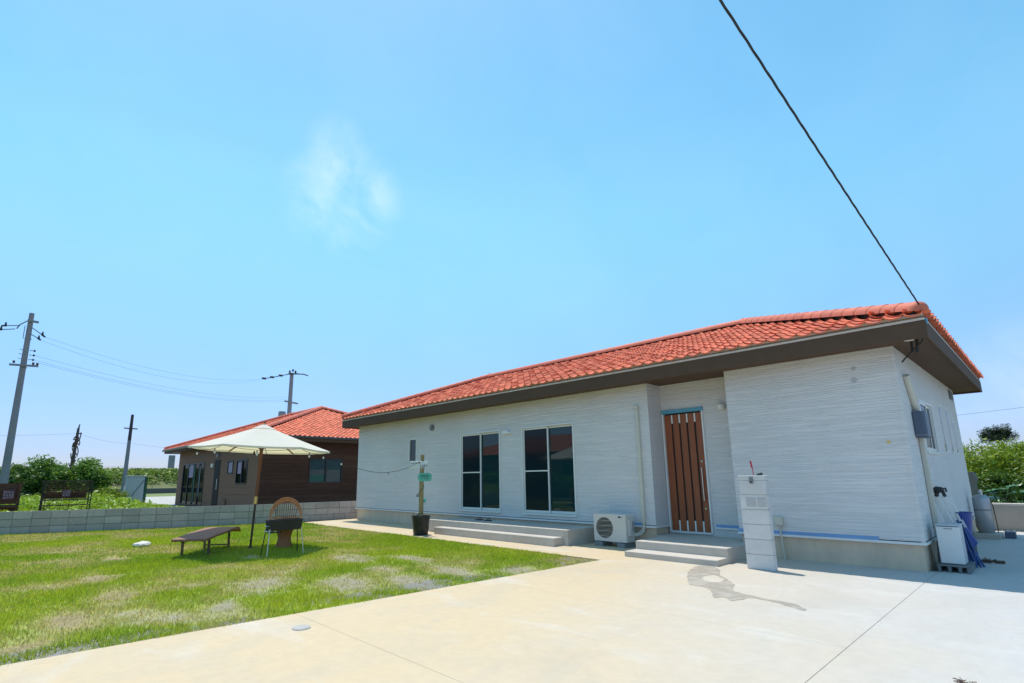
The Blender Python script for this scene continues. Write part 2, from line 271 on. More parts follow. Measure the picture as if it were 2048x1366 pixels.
# ------------------------------------------------------------------ builders
class MB:
    def __init__(s): s.v = []; s.f = []
    def add(s, vs, fs):
        k = len(s.v); s.v += [tuple(map(float, p)) for p in vs]; s.f += [tuple(i + k for i in f) for f in fs]; return s
    def box(s, a, b, top=None):
        x0, y0, z0 = a; x1, y1, z1 = b
        return s.add([(x0, y0, z0), (x1, y0, z0), (x1, y1, z0), (x0, y1, z0), (x0, y0, z1), (x1, y0, z1), (x1, y1, z1), (x0, y1, z1)],
                     [(3, 2, 1, 0), (4, 5, 6, 7), (0, 1, 5, 4), (1, 2, 6, 5), (2, 3, 7, 6), (3, 0, 4, 7)])
    def beam(s, p, q, w, h, up=(0, 0, 1)):
        p = Vector(p); q = Vector(q); d = (q - p).normalized(); u = Vector(up)
        if abs(d.dot(u)) > .95: u = Vector((1, 0, 0))
        r = d.cross(u).normalized() * w / 2; u = r.cross(d).normalized() * h / 2
        pts = [p - r - u, p + r - u, p + r + u, p - r + u, q - r - u, q + r - u, q + r + u, q - r + u]
        return s.add(pts, [(0, 1, 2, 3), (7, 6, 5, 4), (0, 4, 5, 1), (1, 5, 6, 2), (2, 6, 7, 3), (3, 7, 4, 0)])
    def tube(s, pts, r, n=8, cap=True):
        pts = [Vector(p) for p in pts]; rs = r if isinstance(r, (list, tuple)) else [r] * len(pts)
        k = len(s.v); ref = None
        for i, p in enumerate(pts):
            d = (pts[min(i + 1, len(pts) - 1)] - pts[max(i - 1, 0)]).normalized()
            if ref is None: ref = Vector((0, 0, 1)) if abs(d.z) < .9 else Vector((1, 0, 0))
            a = d.cross(ref).normalized(); b = a.cross(d).normalized(); ref = b
            for j in range(n):
                t = 2 * math.pi * j / n; s.v.append(tuple(p + a * math.cos(t) * rs[i] + b * math.sin(t) * rs[i]))
        for i in range(len(pts) - 1):
            for j in range(n):
                s.f.append((k + i * n + j, k + i * n + (j + 1) % n, k + (i + 1) * n + (j + 1) % n, k + (i + 1) * n + j))
        if cap:
            s.f.append(tuple(k + j for j in reversed(range(n)))); e = k + (len(pts) - 1) * n; s.f.append(tuple(e + j for j in range(n)))
        return s
    def lathe(s, prof, c=(0, 0, 0), n=20, sx=1, sy=1):
        k = len(s.v); cx, cy, cz = c
        for r, z in prof:
            for j in range(n):
                t = 2 * math.pi * j / n; s.v.append((cx + r * sx * math.cos(t), cy + r * sy * math.sin(t), cz + z))
        for i in range(len(prof) - 1):
            for j in range(n): s.f.append((k + i * n + j, k + i * n + (j + 1) % n, k + (i + 1) * n + (j + 1) % n, k + (i + 1) * n + j))
        s.f.append(tuple(k + j for j in reversed(range(n)))); e = k + (len(prof) - 1) * n; s.f.append(tuple(e + j for j in range(n)))
        return s
    def disc_y(s, c, r, y0, y1, n=24, r1=None):      # short cylinder along Y
        return s.tube([(c[0], y0, c[1]), (c[0], y1, c[1])], [r, r if r1 is None else r1], n)
    def prism(s, poly, z0, z1):
        n = len(poly); return s.add([(x, y, z0) for x, y in poly] + [(x, y, z1) for x, y in poly],
            [tuple(reversed(range(n))), tuple(range(n, 2 * n))] + [(i, (i + 1) % n, n + (i + 1) % n, n + i) for i in range(n)])
    def mesh(s, name, M=None):
        me = bpy.data.meshes.new(name)
        v = s.v if M is None else [tuple(M @ Vector(p)) for p in s.v]
        me.from_pydata(v, [], s.f); me.update(); return me

ROOT = {}     # object -> inverse world matrix of its thing
def setp(o, label=None, cat=None, group=None, kind=None):
    if label: o['label'] = label
    if cat: o['category'] = cat
    if group: o['group'] = group
    if kind: o['kind'] = kind
    return o
def thing(name, label, cat, loc=(0, 0, 0), rz=0.0, group=None, kind=None):
    o = bpy.data.objects.new(name, None); o.empty_display_size = .1; COL.objects.link(o)
    o.location = loc; o.rotation_euler = (0, 0, rz); ROOT[o.name] = (Matrix.Translation(loc) @ Matrix.Rotation(rz, 4, 'Z')).inverted()
    return setp(o, label, cat, group, kind)
def build(mb, name, m, parent=None, smooth=False, bevel=0.0, label=None, local=False, seg=2):
    """mesh object from world (or, with local, thing) coordinates; a part when parent is given"""
    inv = ROOT.get(parent.name) if parent else None
    me = mb.mesh(name, None if (local or inv is None) else inv)
    me.materials.append(MATS[m])
    o = bpy.data.objects.new(name, me); COL.objects.link(o)
    if parent: o.parent = parent; ROOT[o.name] = inv
    if smooth:
        me.polygons.foreach_set('use_smooth', [True] * len(me.polygons)); me.set_sharp_from_angle(angle=R(40))
    if bevel:
        b = o.modifiers.new('bevel', 'BEVEL'); b.width = bevel; b.segments = seg; b.limit_method = 'ANGLE'; b.angle_limit = R(40)
    if label: o['label'] = label
    return o
def single(mb, name, m, label, cat, group=None, kind=None, **k):
    """a thing of one mesh, its origin at its base"""
    a = np.array(mb.v); base = Vector((float(a[:, 0].mean()), float(a[:, 1].mean()), float(a[:, 2].min())))
    mb.v = [tuple(Vector(p) - base) for p in mb.v]
    o = build(mb, name, m, None, **k); o.location = base
    return setp(o, label, cat, group, kind)
def structure(mb, name, m, **k): return setp(build(mb, name, m, None, **k), kind='structure')
def B(a, b): return MB().box(a, b)

def fast_mesh(name, V, F, colors=None, attr='col'):
    """V (n,3), F (m,k) numpy -> mesh; colors (n,3) stored per point"""
    me = bpy.data.meshes.new(name); n, (mf, k) = len(V), F.shape
    me.vertices.add(n); me.vertices.foreach_set('co', V.astype(np.float32).ravel())
    me.loops.add(mf * k); me.loops.foreach_set('vertex_index', F.astype(np.int32).ravel())
    me.polygons.add(mf); me.polygons.foreach_set('loop_start', np.arange(0, mf * k, k, dtype=np.int32))
    try: me.polygons.foreach_set('loop_total', np.full(mf, k, dtype=np.int32))
    except Exception: pass
    me.update(calc_edges=True)
    if colors is not None:
        a = me.color_attributes.new(attr, 'FLOAT_COLOR', 'POINT'); c = np.ones((n, 4), np.float32); c[:, :3] = colors; a.data.foreach_set('color', c.ravel())
    return me
def link(me, name, m, parent=None, loc=None):
    me.materials.append(MATS[m]); o = bpy.data.objects.new(name, me); COL.objects.link(o)
    if parent: o.parent = parent
    if loc is not None: o.location = loc
    return o

# value noise for the lawn
_P = np.random.default_rng(5).random((64, 64))
def vnoise(x, y):
    xi = np.floor(x).astype(int); yi = np.floor(y).astype(int); fx = x - xi; fy = y - yi; fx = fx * fx * (3 - 2 * fx); fy = fy * fy * (3 - 2 * fy)
    g = lambda a, b: _P[a % 64, b % 64]
    return (g(xi, yi) * (1 - fx) + g(xi + 1, yi) * fx) * (1 - fy) + (g(xi, yi + 1) * (1 - fx) + g(xi + 1, yi + 1) * fx) * fy
def fbm(x, y, o=4):
    s = 0; a = .5
    for i in range(o): s = s + a * vnoise(x * 2 ** i + 7.3 * i, y * 2 ** i + 3.1 * i); a *= .5
    return s / (1 - .5 ** o)

# ------------------------------------------------------------------ ground
gm = MB(); gm.add([(-3000, -3000, -.06), (3000, -3000, -.06), (3000, 3000, -.06), (-3000, 3000, -.06)], [(0, 1, 2, 3)])
structure(gm, 'ground', 'terrain')

# driveway: slabs with open joints
XE = lambda y: -5.50 + .046 * y
drv = thing('driveway', None, None, kind='structure')
J = .0015
structure(B((-5.9, -9, -.3), (7.7, 16.2, -.02)), 'subbase', 'mortar'); structure(B((-16.5, 7.2, -.3), (-5.92, 9.2, -.02)), 'path_subbase', 'mortar')
def slab(poly, name='slab', z=0.0, m='driveway_concrete', parent=drv):
    return build(MB().prism(poly, z - .12, z), name, m, parent, bevel=.002, seg=1)
rows = [(-9, 2.38), (2.38, 4.82), (4.82, 7.13)]
for (y0, y1) in rows:
    slab([(XE(y0) , y0 + J), (-1.30 - J, y0 + J), (-1.30 - J, y1 - J), (XE(y1), y1 - J)])
slab([(XE(7.13), 7.13 - J), (-1.30 - J, 7.13 - J), (-1.30 - J, 9.2), (XE(7.13), 9.2)])
for x0, x1 in ((-1.30, 3.2), (3.2, 7.7)):
    slab([(x0 + J, -9), (x1 - J, -9), (x1 - J, 11.7 - J), (x0 + J, 11.7 - J)])
    slab([(x0 + J - (.06 if x0 < 0 else 0), 11.7 + J), (x1 - J, 11.7 + J), (x1 - J, 16.2), (x0 + J - (.06 if x0 < 0 else 0), 16.2)])
path = thing('path', None, None, kind='structure')
for x0, x1 in ((-16.5, -12.2), (-12.2, -8.6), (-8.6, XE(7.13))):
    slab([(x0 + J, 7.15 - .012 * (x0 + 5)), (x1 - J, 7.15 - .012 * (x1 + 5)), (x1 - J, 9.2), (x0 + J, 9.2)], parent=path)

# water run off from the doorstep, with a dry island
OUT = [(-3.81, 7.62), (-3.68, 7.1), (-3.46, 6.6), (-3.25, 6.26), (-3.05, 6.22), (-2.87, 6.01), (-2.75, 5.78), (-2.66, 5.86), (-2.55, 5.75), (-2.5, 5.86), (-2.44, 6.01), (-2.24, 6.0), (-2.03, 5.87), (-1.87, 5.81), (-1.92, 5.92), (-2.09, 6.07), (-2.3, 6.10), (-2.55, 6.17), (-2.68, 6.22), (-2.76, 6.30), (-2.88, 6.62), (-3.02, 6.8), (-3.2, 7.02), (-3.36, 7.3), (-3.57, 7.66)]
ISL = [(-3.32, 6.72), (-3.37, 6.9), (-3.33, 7.06), (-3.22, 6.98), (-3.12, 6.88), (-3.06, 6.72), (-3.08, 6.61), (-3.19, 6.58)]
def smooth_loop(P, k=4):
    r = []; n = len(P)
    for i in range(n):
        p0, p1, p2, p3 = (Vector(P[(i + d) % n]) for d in (-1, 0, 1, 2))
        for j in range(k):
            t = j / k; r.append(.5 * ((2 * p1) + (p2 - p0) * t + (2 * p0 - 5 * p1 + 4 * p2 - p3) * t * t + (3 * p1 - p0 - 3 * p2 + p3) * t ** 3))
    return r
bm = bmesh.new(); edges = []
for loop in (OUT, ISL):
    vs_ = [bm.verts.new((p.x + random.uniform(-.013, .013), p.y + random.uniform(-.013, .013), .003)) for p in smooth_loop(loop)]
    edges += [bm.edges.new((vs_[i], vs_[(i + 1) % len(vs_)])) for i in range(len(vs_))]
bmesh.ops.triangle_fill(bm, edges=edges, use_beauty=True, use_dissolve=False, normal=(0, 0, 1))
me = bpy.data.meshes.new('water_stain'); bm.to_mesh(me); bm.free()
setp(link(me, 'water_stain', 'wet_concrete'), kind='stuff')

# ------------------------------------------------------------------ lawn: soil sheet and grass blades
WX = lambda y: np.where(np.asarray(y) > 5.9, -17.0 + (np.asarray(y) - 5.9) * .106, -17.0 + (np.asarray(y) - 5.9) * .385)     # inner face of the boundary wall
SPOTS = [(-7.8, 1.28, .75, .28, 1), (-6.75, .75, .6, .22, 1), (-6.5, 3.6, .75, .5, 2), (-5.95, 4.15, .9, .35, 2), (-7.3, 2.75, .6, .5, 2), (-6.1, 5.0, .8, .3, 2), (-8.6, 4.6, .7, .35, 2), (-7.6, 5.3, .8, .25, 2),
         (-9.9, 3.55, .4, .25, 2), (-5.5, .6, .25, .3, 2), (-6.0, .35, .2, .3, 1), (-9.5, 1.3, .6, .25, 1), (-6.3, 2.0, .35, .2, 2), (-11.6, 1.8, .7, .3, 1), (-6.2, 1.5, .3, .2, 2), (-7.0, 4.4, .5, .3, 2), (-5.55, 5.7, .35, .4, 2)]
def lawn_fields(x, y):
    n = fbm(x * 1.1 + 3, y * 1.1 + 9); n2 = fbm(x * 3.7 + 40, y * 3.7 + 11)
    bare = np.clip((n - .54) * 5, 0, 1) * .7
    brown = np.zeros_like(x); grey = np.zeros_like(x)
    for sx_, sy_, rx, ry, k in SPOTS:
        d = np.hypot((x - sx_ + (y - sy_) * .3) / rx, (y - sy_) / ry) + (n2 - .5) * 1.5
        s = np.clip(1.32 - d, 0, 1) * (.62 + .55 * n2)
        if k == 1: brown = np.maximum(brown, s)
        else: grey = np.maximum(grey, s)
    return np.clip(np.maximum(bare * (n2 * 1.4), np.maximum(brown, grey)), 0, 1), brown, grey, n, n2
gx = np.arange(-20.6, -5.05, .07); gy = np.arange(-4.0, 7.5, .07)
X, Y = np.meshgrid(gx, gy); x = X.ravel(); y = Y.ravel()
bare, brown, grey, n1_, n2_ = lawn_fields(x, y)
lo = WX(y) - .05; hi = XE(y) + .012
xc = np.clip(x, lo, hi); yc = np.minimum(y, 7.15 - .012 * (xc + 5) + .01)
z = -.022 + (fbm(x * 2, y * 2) - .5) * .03
base = np.array([.30, .36, .06]); cb = np.array([.30, .215, .13]); cg = np.array([.30, .255, .195])
bw = (brown / (brown + grey + 1e-3))[:, None]
colr = base * (1 - bare[:, None]) + (cb * bw + cg * (1 - bw)) * bare[:, None]
colr = colr * (.8 + .4 * n2_[:, None])
ny, nx = X.shape; idx = np.arange(nx * ny).reshape(ny, nx)
F = np.stack([idx[:-1, :-1], idx[:-1, 1:], idx[1:, 1:], idx[1:, :-1]], -1).reshape(-1, 4)
keep = (xc[F].max(1) - xc[F].min(1) > .005) & (yc[F].max(1) - yc[F].min(1) > .005)
me = fast_mesh('lawn', np.stack([xc, yc, z], 1), F[keep], colr)
sm = bpy.data.materials.new('lawn_soil'); sm.use_nodes = True; nt = sm.node_tree; a = nt.nodes.new('ShaderNodeAttribute'); a.attribute_name = 'col'
b = nt.nodes['Principled BSDF']; b.inputs['Roughness'].default_value = .95
n = nt.nodes.new('ShaderNodeTexNoise'); n.inputs['Scale'].default_value = 55; n.inputs['Detail'].default_value = 5; g = nt.nodes.new('ShaderNodeNewGeometry'); nt.links.new(g.outputs['Position'], n.inputs['Vector'])
r_ = nt.nodes.new('ShaderNodeMapRange'); r_.inputs['From Min'].default_value = .3; r_.inputs['From Max'].default_value = .7; r_.inputs['To Min'].default_value = .6; r_.inputs['To Max'].default_value = 1.35; nt.links.new(n.outputs['Fac'], r_.inputs['Value'])
h = nt.nodes.new('ShaderNodeHueSaturation'); nt.links.new(a.outputs['Color'], h.inputs['Color']); nt.links.new(r_.outputs[0], h.inputs['Value']); nt.links.new(h.outputs[0], b.inputs['Base Color'])
bu = nt.nodes.new('ShaderNodeBump'); bu.inputs['Strength'].default_value = .6; bu.inputs['Distance'].default_value = .02; nt.links.new(n.outputs['Fac'], bu.inputs['Height']); nt.links.new(bu.outputs[0], b.inputs['Normal'])
MATS['lawn_soil'] = sm
setp(link(me, 'lawn', 'lawn_soil'), kind='structure')

def grass(n_try, xr, yr, dens_fall, hmin, hmax, wid):
    x = RNG.uniform(xr[0], xr[1], n_try); y = RNG.uniform(yr[0], yr[1], n_try)
    bare, brown, grey, a, c = lawn_fields(x, y)
    tuft = fbm(x * 9 + 5, y * 9 + 1, 3)
    ok = (x > WX(y) + .02) & (x < XE(y) - .0 + RNG.normal(0, .03, n_try)) & (y < 7.15 - .012 * (x + 5)) & (RNG.random(n_try) > bare * 1.0) & (RNG.random(n_try) < np.clip(.45 + 1.5 * (tuft - .28), .3, 1))
    x, y, bare, a, c = x[ok], y[ok], bare[ok], a[ok], c[ok]; k = len(x)
    d = np.hypot(x, y); hgt = RNG.uniform(hmin, hmax, k) * (1 - .45 * bare) * (.75 + .6 * c); w = wid * (.7 + d / 11) * RNG.uniform(.7, 1.3, k)
    th = RNG.uniform(0, 2 * np.pi, k); lean = RNG.uniform(.1, .95, k) * hgt; la = RNG.uniform(0, 2 * np.pi, k)
    z = np.full(k, -.02); p = np.stack([x, y, z], 1); s = np.stack([np.cos(th), np.sin(th), 0 * th], 1) * w[:, None] / 2
    tip = p + np.stack([np.cos(la) * lean, np.sin(la) * lean, hgt], 1)
    V = np.stack([p - s, p + s, tip], 1).reshape(-1, 3)
    t = RNG.random((k, 1)); dry = np.clip(bare * .9 + (a - .45)[..., ] * 2.2 + (c - .5) * .7 + (RNG.random(k) - .60) * .9, 0, 1)[:, None]
    t = np.clip(t * .5 + .9 * (fbm(x * .7 + 20, y * .7 + 2)[:, None] - .2), 0, 1)
    gcol = np.array([.18, .37, .012]) * (1 - t) + np.array([.50, .56, .025]) * t
    col = gcol * (1 - dry) + np.array([.62, .53, .18]) * dry
    return V, np.repeat(col * RNG.uniform(.5, 1.3, (k, 1)), 3, 0)
parts = [grass(330000, (-11, -5.1), (-1.5, 7.2), 0, .022, .052, .0060), grass(330000, (-19.5, -10.5), (-2.5, 7.5), 0, .028, .058, .0085)]
V = np.concatenate([p[0] for p in parts]); Cc = np.concatenate([p[1] for p in parts])
me = fast_mesh('grass', V, np.arange(len(V)).reshape(-1, 3), Cc)
setp(link(me, 'grass', 'grass_blade'), kind='stuff')

# ------------------------------------------------------------------ roofs
TW, TE, TL, TA = .2165, .240, .300, .050
def tile_mesh_data(seg=8):
    v = []; f = []
    for yy, zt in ((0, .024), (TL, 0.0)):
        for i in range(seg + 1):
            u = i / seg; v.append(((u - .5) * TW * 1.02, yy, TA * (1 - abs(math.sin(math.pi * u)) ** .6) + zt + .004))
    for i in range(seg + 1):
        u = i / seg; v.append(((u - .5) * TW * 1.02, 0.004, TA * (1 - abs(math.sin(math.pi * u)) ** .6) + .024 - .016))
    n = seg + 1
    for i in range(seg):
        f.append((i, i + 1, n + i + 1, n + i)); f.append((2 * n + i, 2 * n + i + 1, i + 1, i))
    return v, f
TV, TF = tile_mesh_data()
TILE = bpy.data.meshes.new('tile'); TILE.from_pydata(TV, [], TF); TILE.update(); TILE.materials.append(MATS['roof_tile'])
TILE.polygons.foreach_set('use_smooth', [True] * len(TILE.polygons)); TILE.set_sharp_from_angle(angle=R(50))
CAPS = MB(); seg = 10
def cap_mesh():
    m = MB(); n = 9
    for (yy, r) in ((0, .120), (.012, .124), (.05, .121), (.36, .114)):
        for j in range(n):
            t = math.pi * j / (n - 1); m.v.append((r * math.cos(t), yy, r * math.sin(t) * 1.05))
    for i in range(3):
        for j in range(n - 1): a = i * n + j; m.f.append((a + 1, a, a + n, a + n + 1))
    return m
CAPM = cap_mesh().mesh('ridge_tile'); CAPM.materials.append(MATS['ridge_tile']); CAPM.polygons.foreach_set('use_smooth', [True] * len(CAPM.polygons)); CAPM.set_sharp_from_angle(angle=R(50))

def hip_roof(house, loc, x0, x1, y0, y1, ze, pitch, fascia=(.22, .05), nparts=300, caps=True, sides='FRLB', deck='roof_deck'):
    """tiled hip roof over the eaves rectangle; ridge along X. Tiles nearest the camera are single objects"""
    d = (y1 - y0) / 2; ym = (y0 + y1) / 2; zr = ze + d * pitch
    A, Bc, Cc_, D = (x0, y0, ze), (x1, y0, ze), (x1, y1, ze), (x0, y1, ze); P, Q = (x0 + d, ym, zr), (x1 - d, ym, zr)
    roof = build(MB().add([A, Bc, Cc_, D, P, Q], [(0, 1, 5, 4), (1, 2, 5), (2, 3, 4, 5), (3, 0, 4), (3, 2, 1, 0)]), 'roof', deck, house)
    L = Vector(loc); tiles = []
    cp = 1 / math.sqrt(1 + pitch * pitch); sp = pitch * cp
    for s in sides:
        if s == 'F': o, u, vh, ln = Vector(A), Vector((1, 0, 0)), Vector((0, 1, 0)), x1 - x0
        if s == 'R': o, u, vh, ln = Vector(Bc), Vector((0, 1, 0)), Vector((-1, 0, 0)), y1 - y0
        if s == 'B': o, u, vh, ln = Vector(Cc_), Vector((-1, 0, 0)), Vector((0, -1, 0)), x1 - x0
        if s == 'L': o, u, vh, ln = Vector(D), Vector((0, -1, 0)), Vector((1, 0, 0)), y1 - y0
        v = vh * cp + Vector((0, 0, sp)); nrm = u.cross(v)
        nc = int(round(ln / TW)); w = ln / nc
        for r in range(int(d / cp / TE) + 1):
            for c in range(nc):
                uu = (c + .5) * w; vv = r * TE - .05
                h_ = max(0, vv + .12) * cp
                if uu < h_ + .02 or uu > ln - h_ - .02 or h_ > d: continue
                p = o + u * uu + v * vv + nrm * .012
                p += nrm * random.uniform(-.005, .005)
                M_ = Matrix((( u.x, v.x, nrm.x, p.x), (u.y, v.y, nrm.y, p.y), (u.z, v.z, nrm.z, p.z), (0, 0, 0, 1)))
                M_ = M_ @ Matrix.Rotation(random.uniform(-.022, .022), 4, 'Z')
                to = Vector((0, 0, 1.28)) - p; size = max(.0, nrm.dot(to.normalized())) / to.length_squared + (.02 / to.length_squared if r == 0 and s in 'FR' else 0)
                tiles.append((size, M_))
    tiles.sort(key=lambda t: -t[0])
    for size, M_ in tiles[:nparts]:
        t = bpy.data.objects.new('tile', TILE); COL.objects.link(t); t.parent = roof
        t.matrix_basis = Matrix.Translation(-L) @ M_
    rest = tiles[nparts:]
    if rest:
        tv = np.array(TV); tf = np.array(TF); k = len(tv)
        Ms = np.array([np.array(Matrix.Translation(-L) @ M_) for _, M_ in rest])
        VV = (np.einsum('nij,kj->nki', Ms[:, :3, :3], tv) + Ms[:, None, :3, 3]).reshape(-1, 3)
        FF = (tf[None] + (np.arange(len(rest)) * k)[:, None, None]).reshape(-1, 4)
        me = fast_mesh('tile_field', VV, FF); at = me.attributes.new('rnd', 'FLOAT', 'FACE'); at.data.foreach_set('value', np.repeat(RNG.random(len(rest)), len(tf)).astype(np.float32))
        me.polygons.foreach_set('use_smooth', [True] * len(me.polygons)); me.set_sharp_from_angle(angle=R(50))
        t = link(me, 'tile_field', 'roof_tile', roof); t['kind'] = 'stuff'
    if caps:
        def run(a, b, step=.29, lift=.07):
            a = Vector(a); b = Vector(b); a = a + (b - a).normalized() * (.10 if lift > .065 else 0); dv = (b - a); n = max(1, int(round(dv.length / step))); dd = dv.normalized()
            rr = dd.cross(Vector((0, 0, 1))).normalized(); nn = rr.cross(dd)
            for i in range(n):
                p = a + dv * (i / n) + nn * lift
                M_ = Matrix(((rr.x, dd.x, nn.x, p.x), (rr.y, dd.y, nn.y, p.y), (rr.z, dd.z, nn.z, p.z), (0, 0, 0, 1)))
                o = bpy.data.objects.new('ridge_tile', CAPM); COL.objects.link(o); o.parent = roof; o.matrix_basis = Matrix.Translation(-L) @ M_
            if lift > .065 and rr.length:
                e_ = MB(); nn_ = 8
                for q_ in range(5):
                    th_ = math.pi / 2 * q_ / 4
                    for j_ in range(nn_ + 1):
                        t_ = math.pi * j_ / nn_; r_c = .121 * math.cos(th_) + .001; e_.v.append(tuple(a + nn * lift + rr * r_c * math.cos(t_) + nn * r_c * math.sin(t_) * 1.05 - dd * .09 * math.sin(th_)))
                for q_ in range(4):
                    for j_ in range(nn_): w_ = q_ * (nn_ + 1) + j_; e_.f.append((w_, w_ + 1, w_ + nn_ + 2, w_ + nn_ + 1))
                build(e_, 'hip_end', 'ridge_tile', roof, smooth=True)
            mb = MB(); mb.beam(a + nn * .02, b + nn * .02, .13, .12, up=nn); build(mb, 'ridge_mortar', 'roof_deck', roof)
        run(Bc, Q); run(A, P); run(P, Q, lift=.06)
        run(Cc_, Q); run(D, P)
    return roof

# ------------------------------------------------------------------ wall panels with openings
def wall_panel(axis, at, a0, a1, z0, z1, holes, depth, flip=1):
    """sheet in the plane axis=at, spanning a0..a1 and z0..z1, with reveals `depth` deep behind each hole"""
    mb = MB(); xs = sorted({a0, a1, *[h[0] for h in holes], *[h[1] for h in holes]}); zs = sorted({z0, z1, *[h[2] for h in holes], *[h[3] for h in holes]})
    P = (lambda a, z, t=0: (a, at + t, z)) if axis == 'y' else (lambda a, z, t=0: (at - t, a, z))
    for i in range(len(xs) - 1):
        for j in range(len(zs) - 1):
            cx = (xs[i] + xs[i + 1]) / 2; cz = (zs[j] + zs[j + 1]) / 2
            if any(h[0] < cx < h[1] and h[2] < cz < h[3] for h in holes): continue
            mb.add([P(xs[i], zs[j]), P(xs[i + 1], zs[j]), P(xs[i + 1], zs[j + 1]), P(xs[i], zs[j + 1])], [(0, 1, 2, 3)])
    for h0, h1, q0, q1 in holes:
        c = [(h0, q0), (h1, q0), (h1, q1), (h0, q1)]
        for i in range(4):
            a, b = c[i], c[(i + 1) % 4]; mb.add([P(*a), P(*a, depth), P(*b, depth), P(*b)], [(0, 1, 2, 3)])
    return mb

def sliding_window(house, x0, x1, z0, z1, y, rail=None, glass='window_glass', axis='y', frame='sash', screen=True, fw=.035, out=.025, tt=(.012, .046)):
    """two sash sliding window facing -Y (axis y) or +X (axis x)"""
    S = (lambda a, t, z: (a, y + t, z)) if axis == 'y' else (lambda a, t, z: (y - t, a, z))
    def bx(mb, a0, a1, t0, t1, q0, q1):
        p = S(a0, t0, q0); q = S(a1, t1, q1); mb.box(tuple(map(min, p, q)), tuple(map(max, p, q)))
    f = MB()
    bx(f, x0, x1, -out, .10, z1 - fw, z1); bx(f, x0, x1, -out - .012, .10, z0, z0 + fw * 1.3)
    bx(f, x0, x0 + fw, -out + .002, .10, z0 + fw * 1.3, z1 - fw); bx(f, x1 - fw, x1, -out + .002, .10, z0 + fw * 1.3, z1 - fw)
    w = build(f, 'window', frame, house, bevel=.003, seg=1)
    xm = (x0 + x1) / 2; ss = .038
    for k, (a0, a1, t) in enumerate(((x0 + fw, xm + .02, tt[0]), (xm - .02, x1 - fw, tt[1]))):
        q0, q1 = z0 + fw * 1.3 + .004, z1 - fw - .004; m = MB()
        bx(m, a0, a1, t, t + .026, q1 - ss, q1); bx(m, a0, a1, t, t + .026, q0, q0 + ss * 1.4); bx(m, a0, a0 + ss * .8, t, t + .026, q0 + ss * 1.4, q1 - ss); bx(m, a1 - ss * .8, a1, t, t + .026, q0 + ss * 1.4, q1 - ss)
        if k == 0 and rail: bx(m, a0 + ss * .8, a1 - ss * .8, t, t + .02, rail - .014, rail + .014)
        build(m, 'sash', frame, w, bevel=.002, seg=1)
        g = MB(); bx(g, a0 + .01, a1 - .01, t + .012, t + .018, q0 + .01, q1 - .01)
        build(g, 'insect_screen' if (k == 0 and screen) else 'pane', 'screen_mesh' if (k == 0 and screen) else glass, w)
    return w

# ------------------------------------------------------------------ main house
XL, XR, YF, YB = -16.28, -1.36, 9.04, 15.26
ZT, ZS = .365, 3.035         # bottom of the siding, soffit
RX0, RX1, RYD = -5.27, -3.76, 9.53
HL = ((XL + XR) / 2, (YF + YB) / 2, 0)
house = thing('white_house', 'white single-storey house with red tiled hip roof and striped wooden door', 'house', HL)
fm = MB()
for a, b in (((XL + .025, YF + .03, -.1), (RX0 - .02, YB - .02, ZT - .02)), ((RX0 - .02, RYD + .03, -.1), (RX1 + .02, YB - .02, ZT - .02)), ((RX1 + .02, YF + .03, -.1), (XR - .025, YB - .02, ZT - .02))): fm.box(a, b)
build(fm, 'foundation', 'foundation', house)
fl = MB()
for a, b in (((XL - .02, YF - .022, ZT - .03), (RX0 + .02, YF + .06, ZT + .004)), ((RX0 - .06, YF + .06, ZT - .03), (RX0 + .022, RYD - .02, ZT + .004)), ((RX1 - .022, YF - .022, ZT - .03), (XR + .02, YF + .06, ZT + .004)),
             ((XR - .06, YF + .06, ZT - .03), (XR + .022, YB + .02, ZT + .004)), ((-4.38, RYD - .022, ZT - .03), (RX1 + .02, RYD + .05, ZT + .004)), ((XL - .022, YF + .06, ZT - .03), (XL + .06, YB, ZT + .004))): fl.box(a, b)
build(fl, 'base_flashing', 'white_paint', house, bevel=.003, seg=1)
for a, b in (((RX1 - .01, YF - .012, ZT + .006), (-1.86, YF + .02, ZT + .05)), ((-5.95, YF - .012, ZT + .006), (-5.56, YF + .02, ZT + .05)), ((-4.36, RYD - .012, ZT + .006), (RX1 - .02, RYD + .02, ZT + .05))):
    build(B(a, b), 'masking_tape', 'blue_tape', house, label='strip of blue protective tape along the siding foot')
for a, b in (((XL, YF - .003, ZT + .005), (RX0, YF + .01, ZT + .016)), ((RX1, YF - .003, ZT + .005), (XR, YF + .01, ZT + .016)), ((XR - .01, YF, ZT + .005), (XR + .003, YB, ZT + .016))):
    build(B(a, b), 'shadow_strip', 'door_gap', house)  # black strip painted in as the shadow line between siding and flashing
W1 = (-10.88, -9.36, .45, 2.44); W2 = (-8.63, -7.08, .45, 2.44); WS = (-13.27, -12.86, 1.60, 2.46)
wl = wall_panel('y', YF, XL, RX0, ZT, ZS, [W1, W2, WS], .12)
wl.add([(RX0, YF, ZT), (RX0, RYD, ZT), (RX0, RYD, ZS), (RX0, YF, ZS)], [(0, 1, 2, 3)])
DR = (-5.255, -4.42, .245, 2.53)
wr = wall_panel('y', RYD, RX0, RX1, .2, ZS, [DR], .10)
wb = wall_panel('y', YF, RX1, XR, ZT, ZS, [], .1)
wb.add([(RX1, RYD, ZT), (RX1, YF, ZT), (RX1, YF, ZS), (RX1, RYD, ZS)], [(0, 1, 2, 3)])
SWs = [(10.50, 11.72, 1.56, 2.42), (12.50, 12.72, 1.62, 2.48), (13.38, 13.62, 1.63, 2.49), (14.12, 14.34, 1.64, 2.30)]
wsd = wall_panel('x', XR, YF, YB, ZT, ZS, SWs, .12)
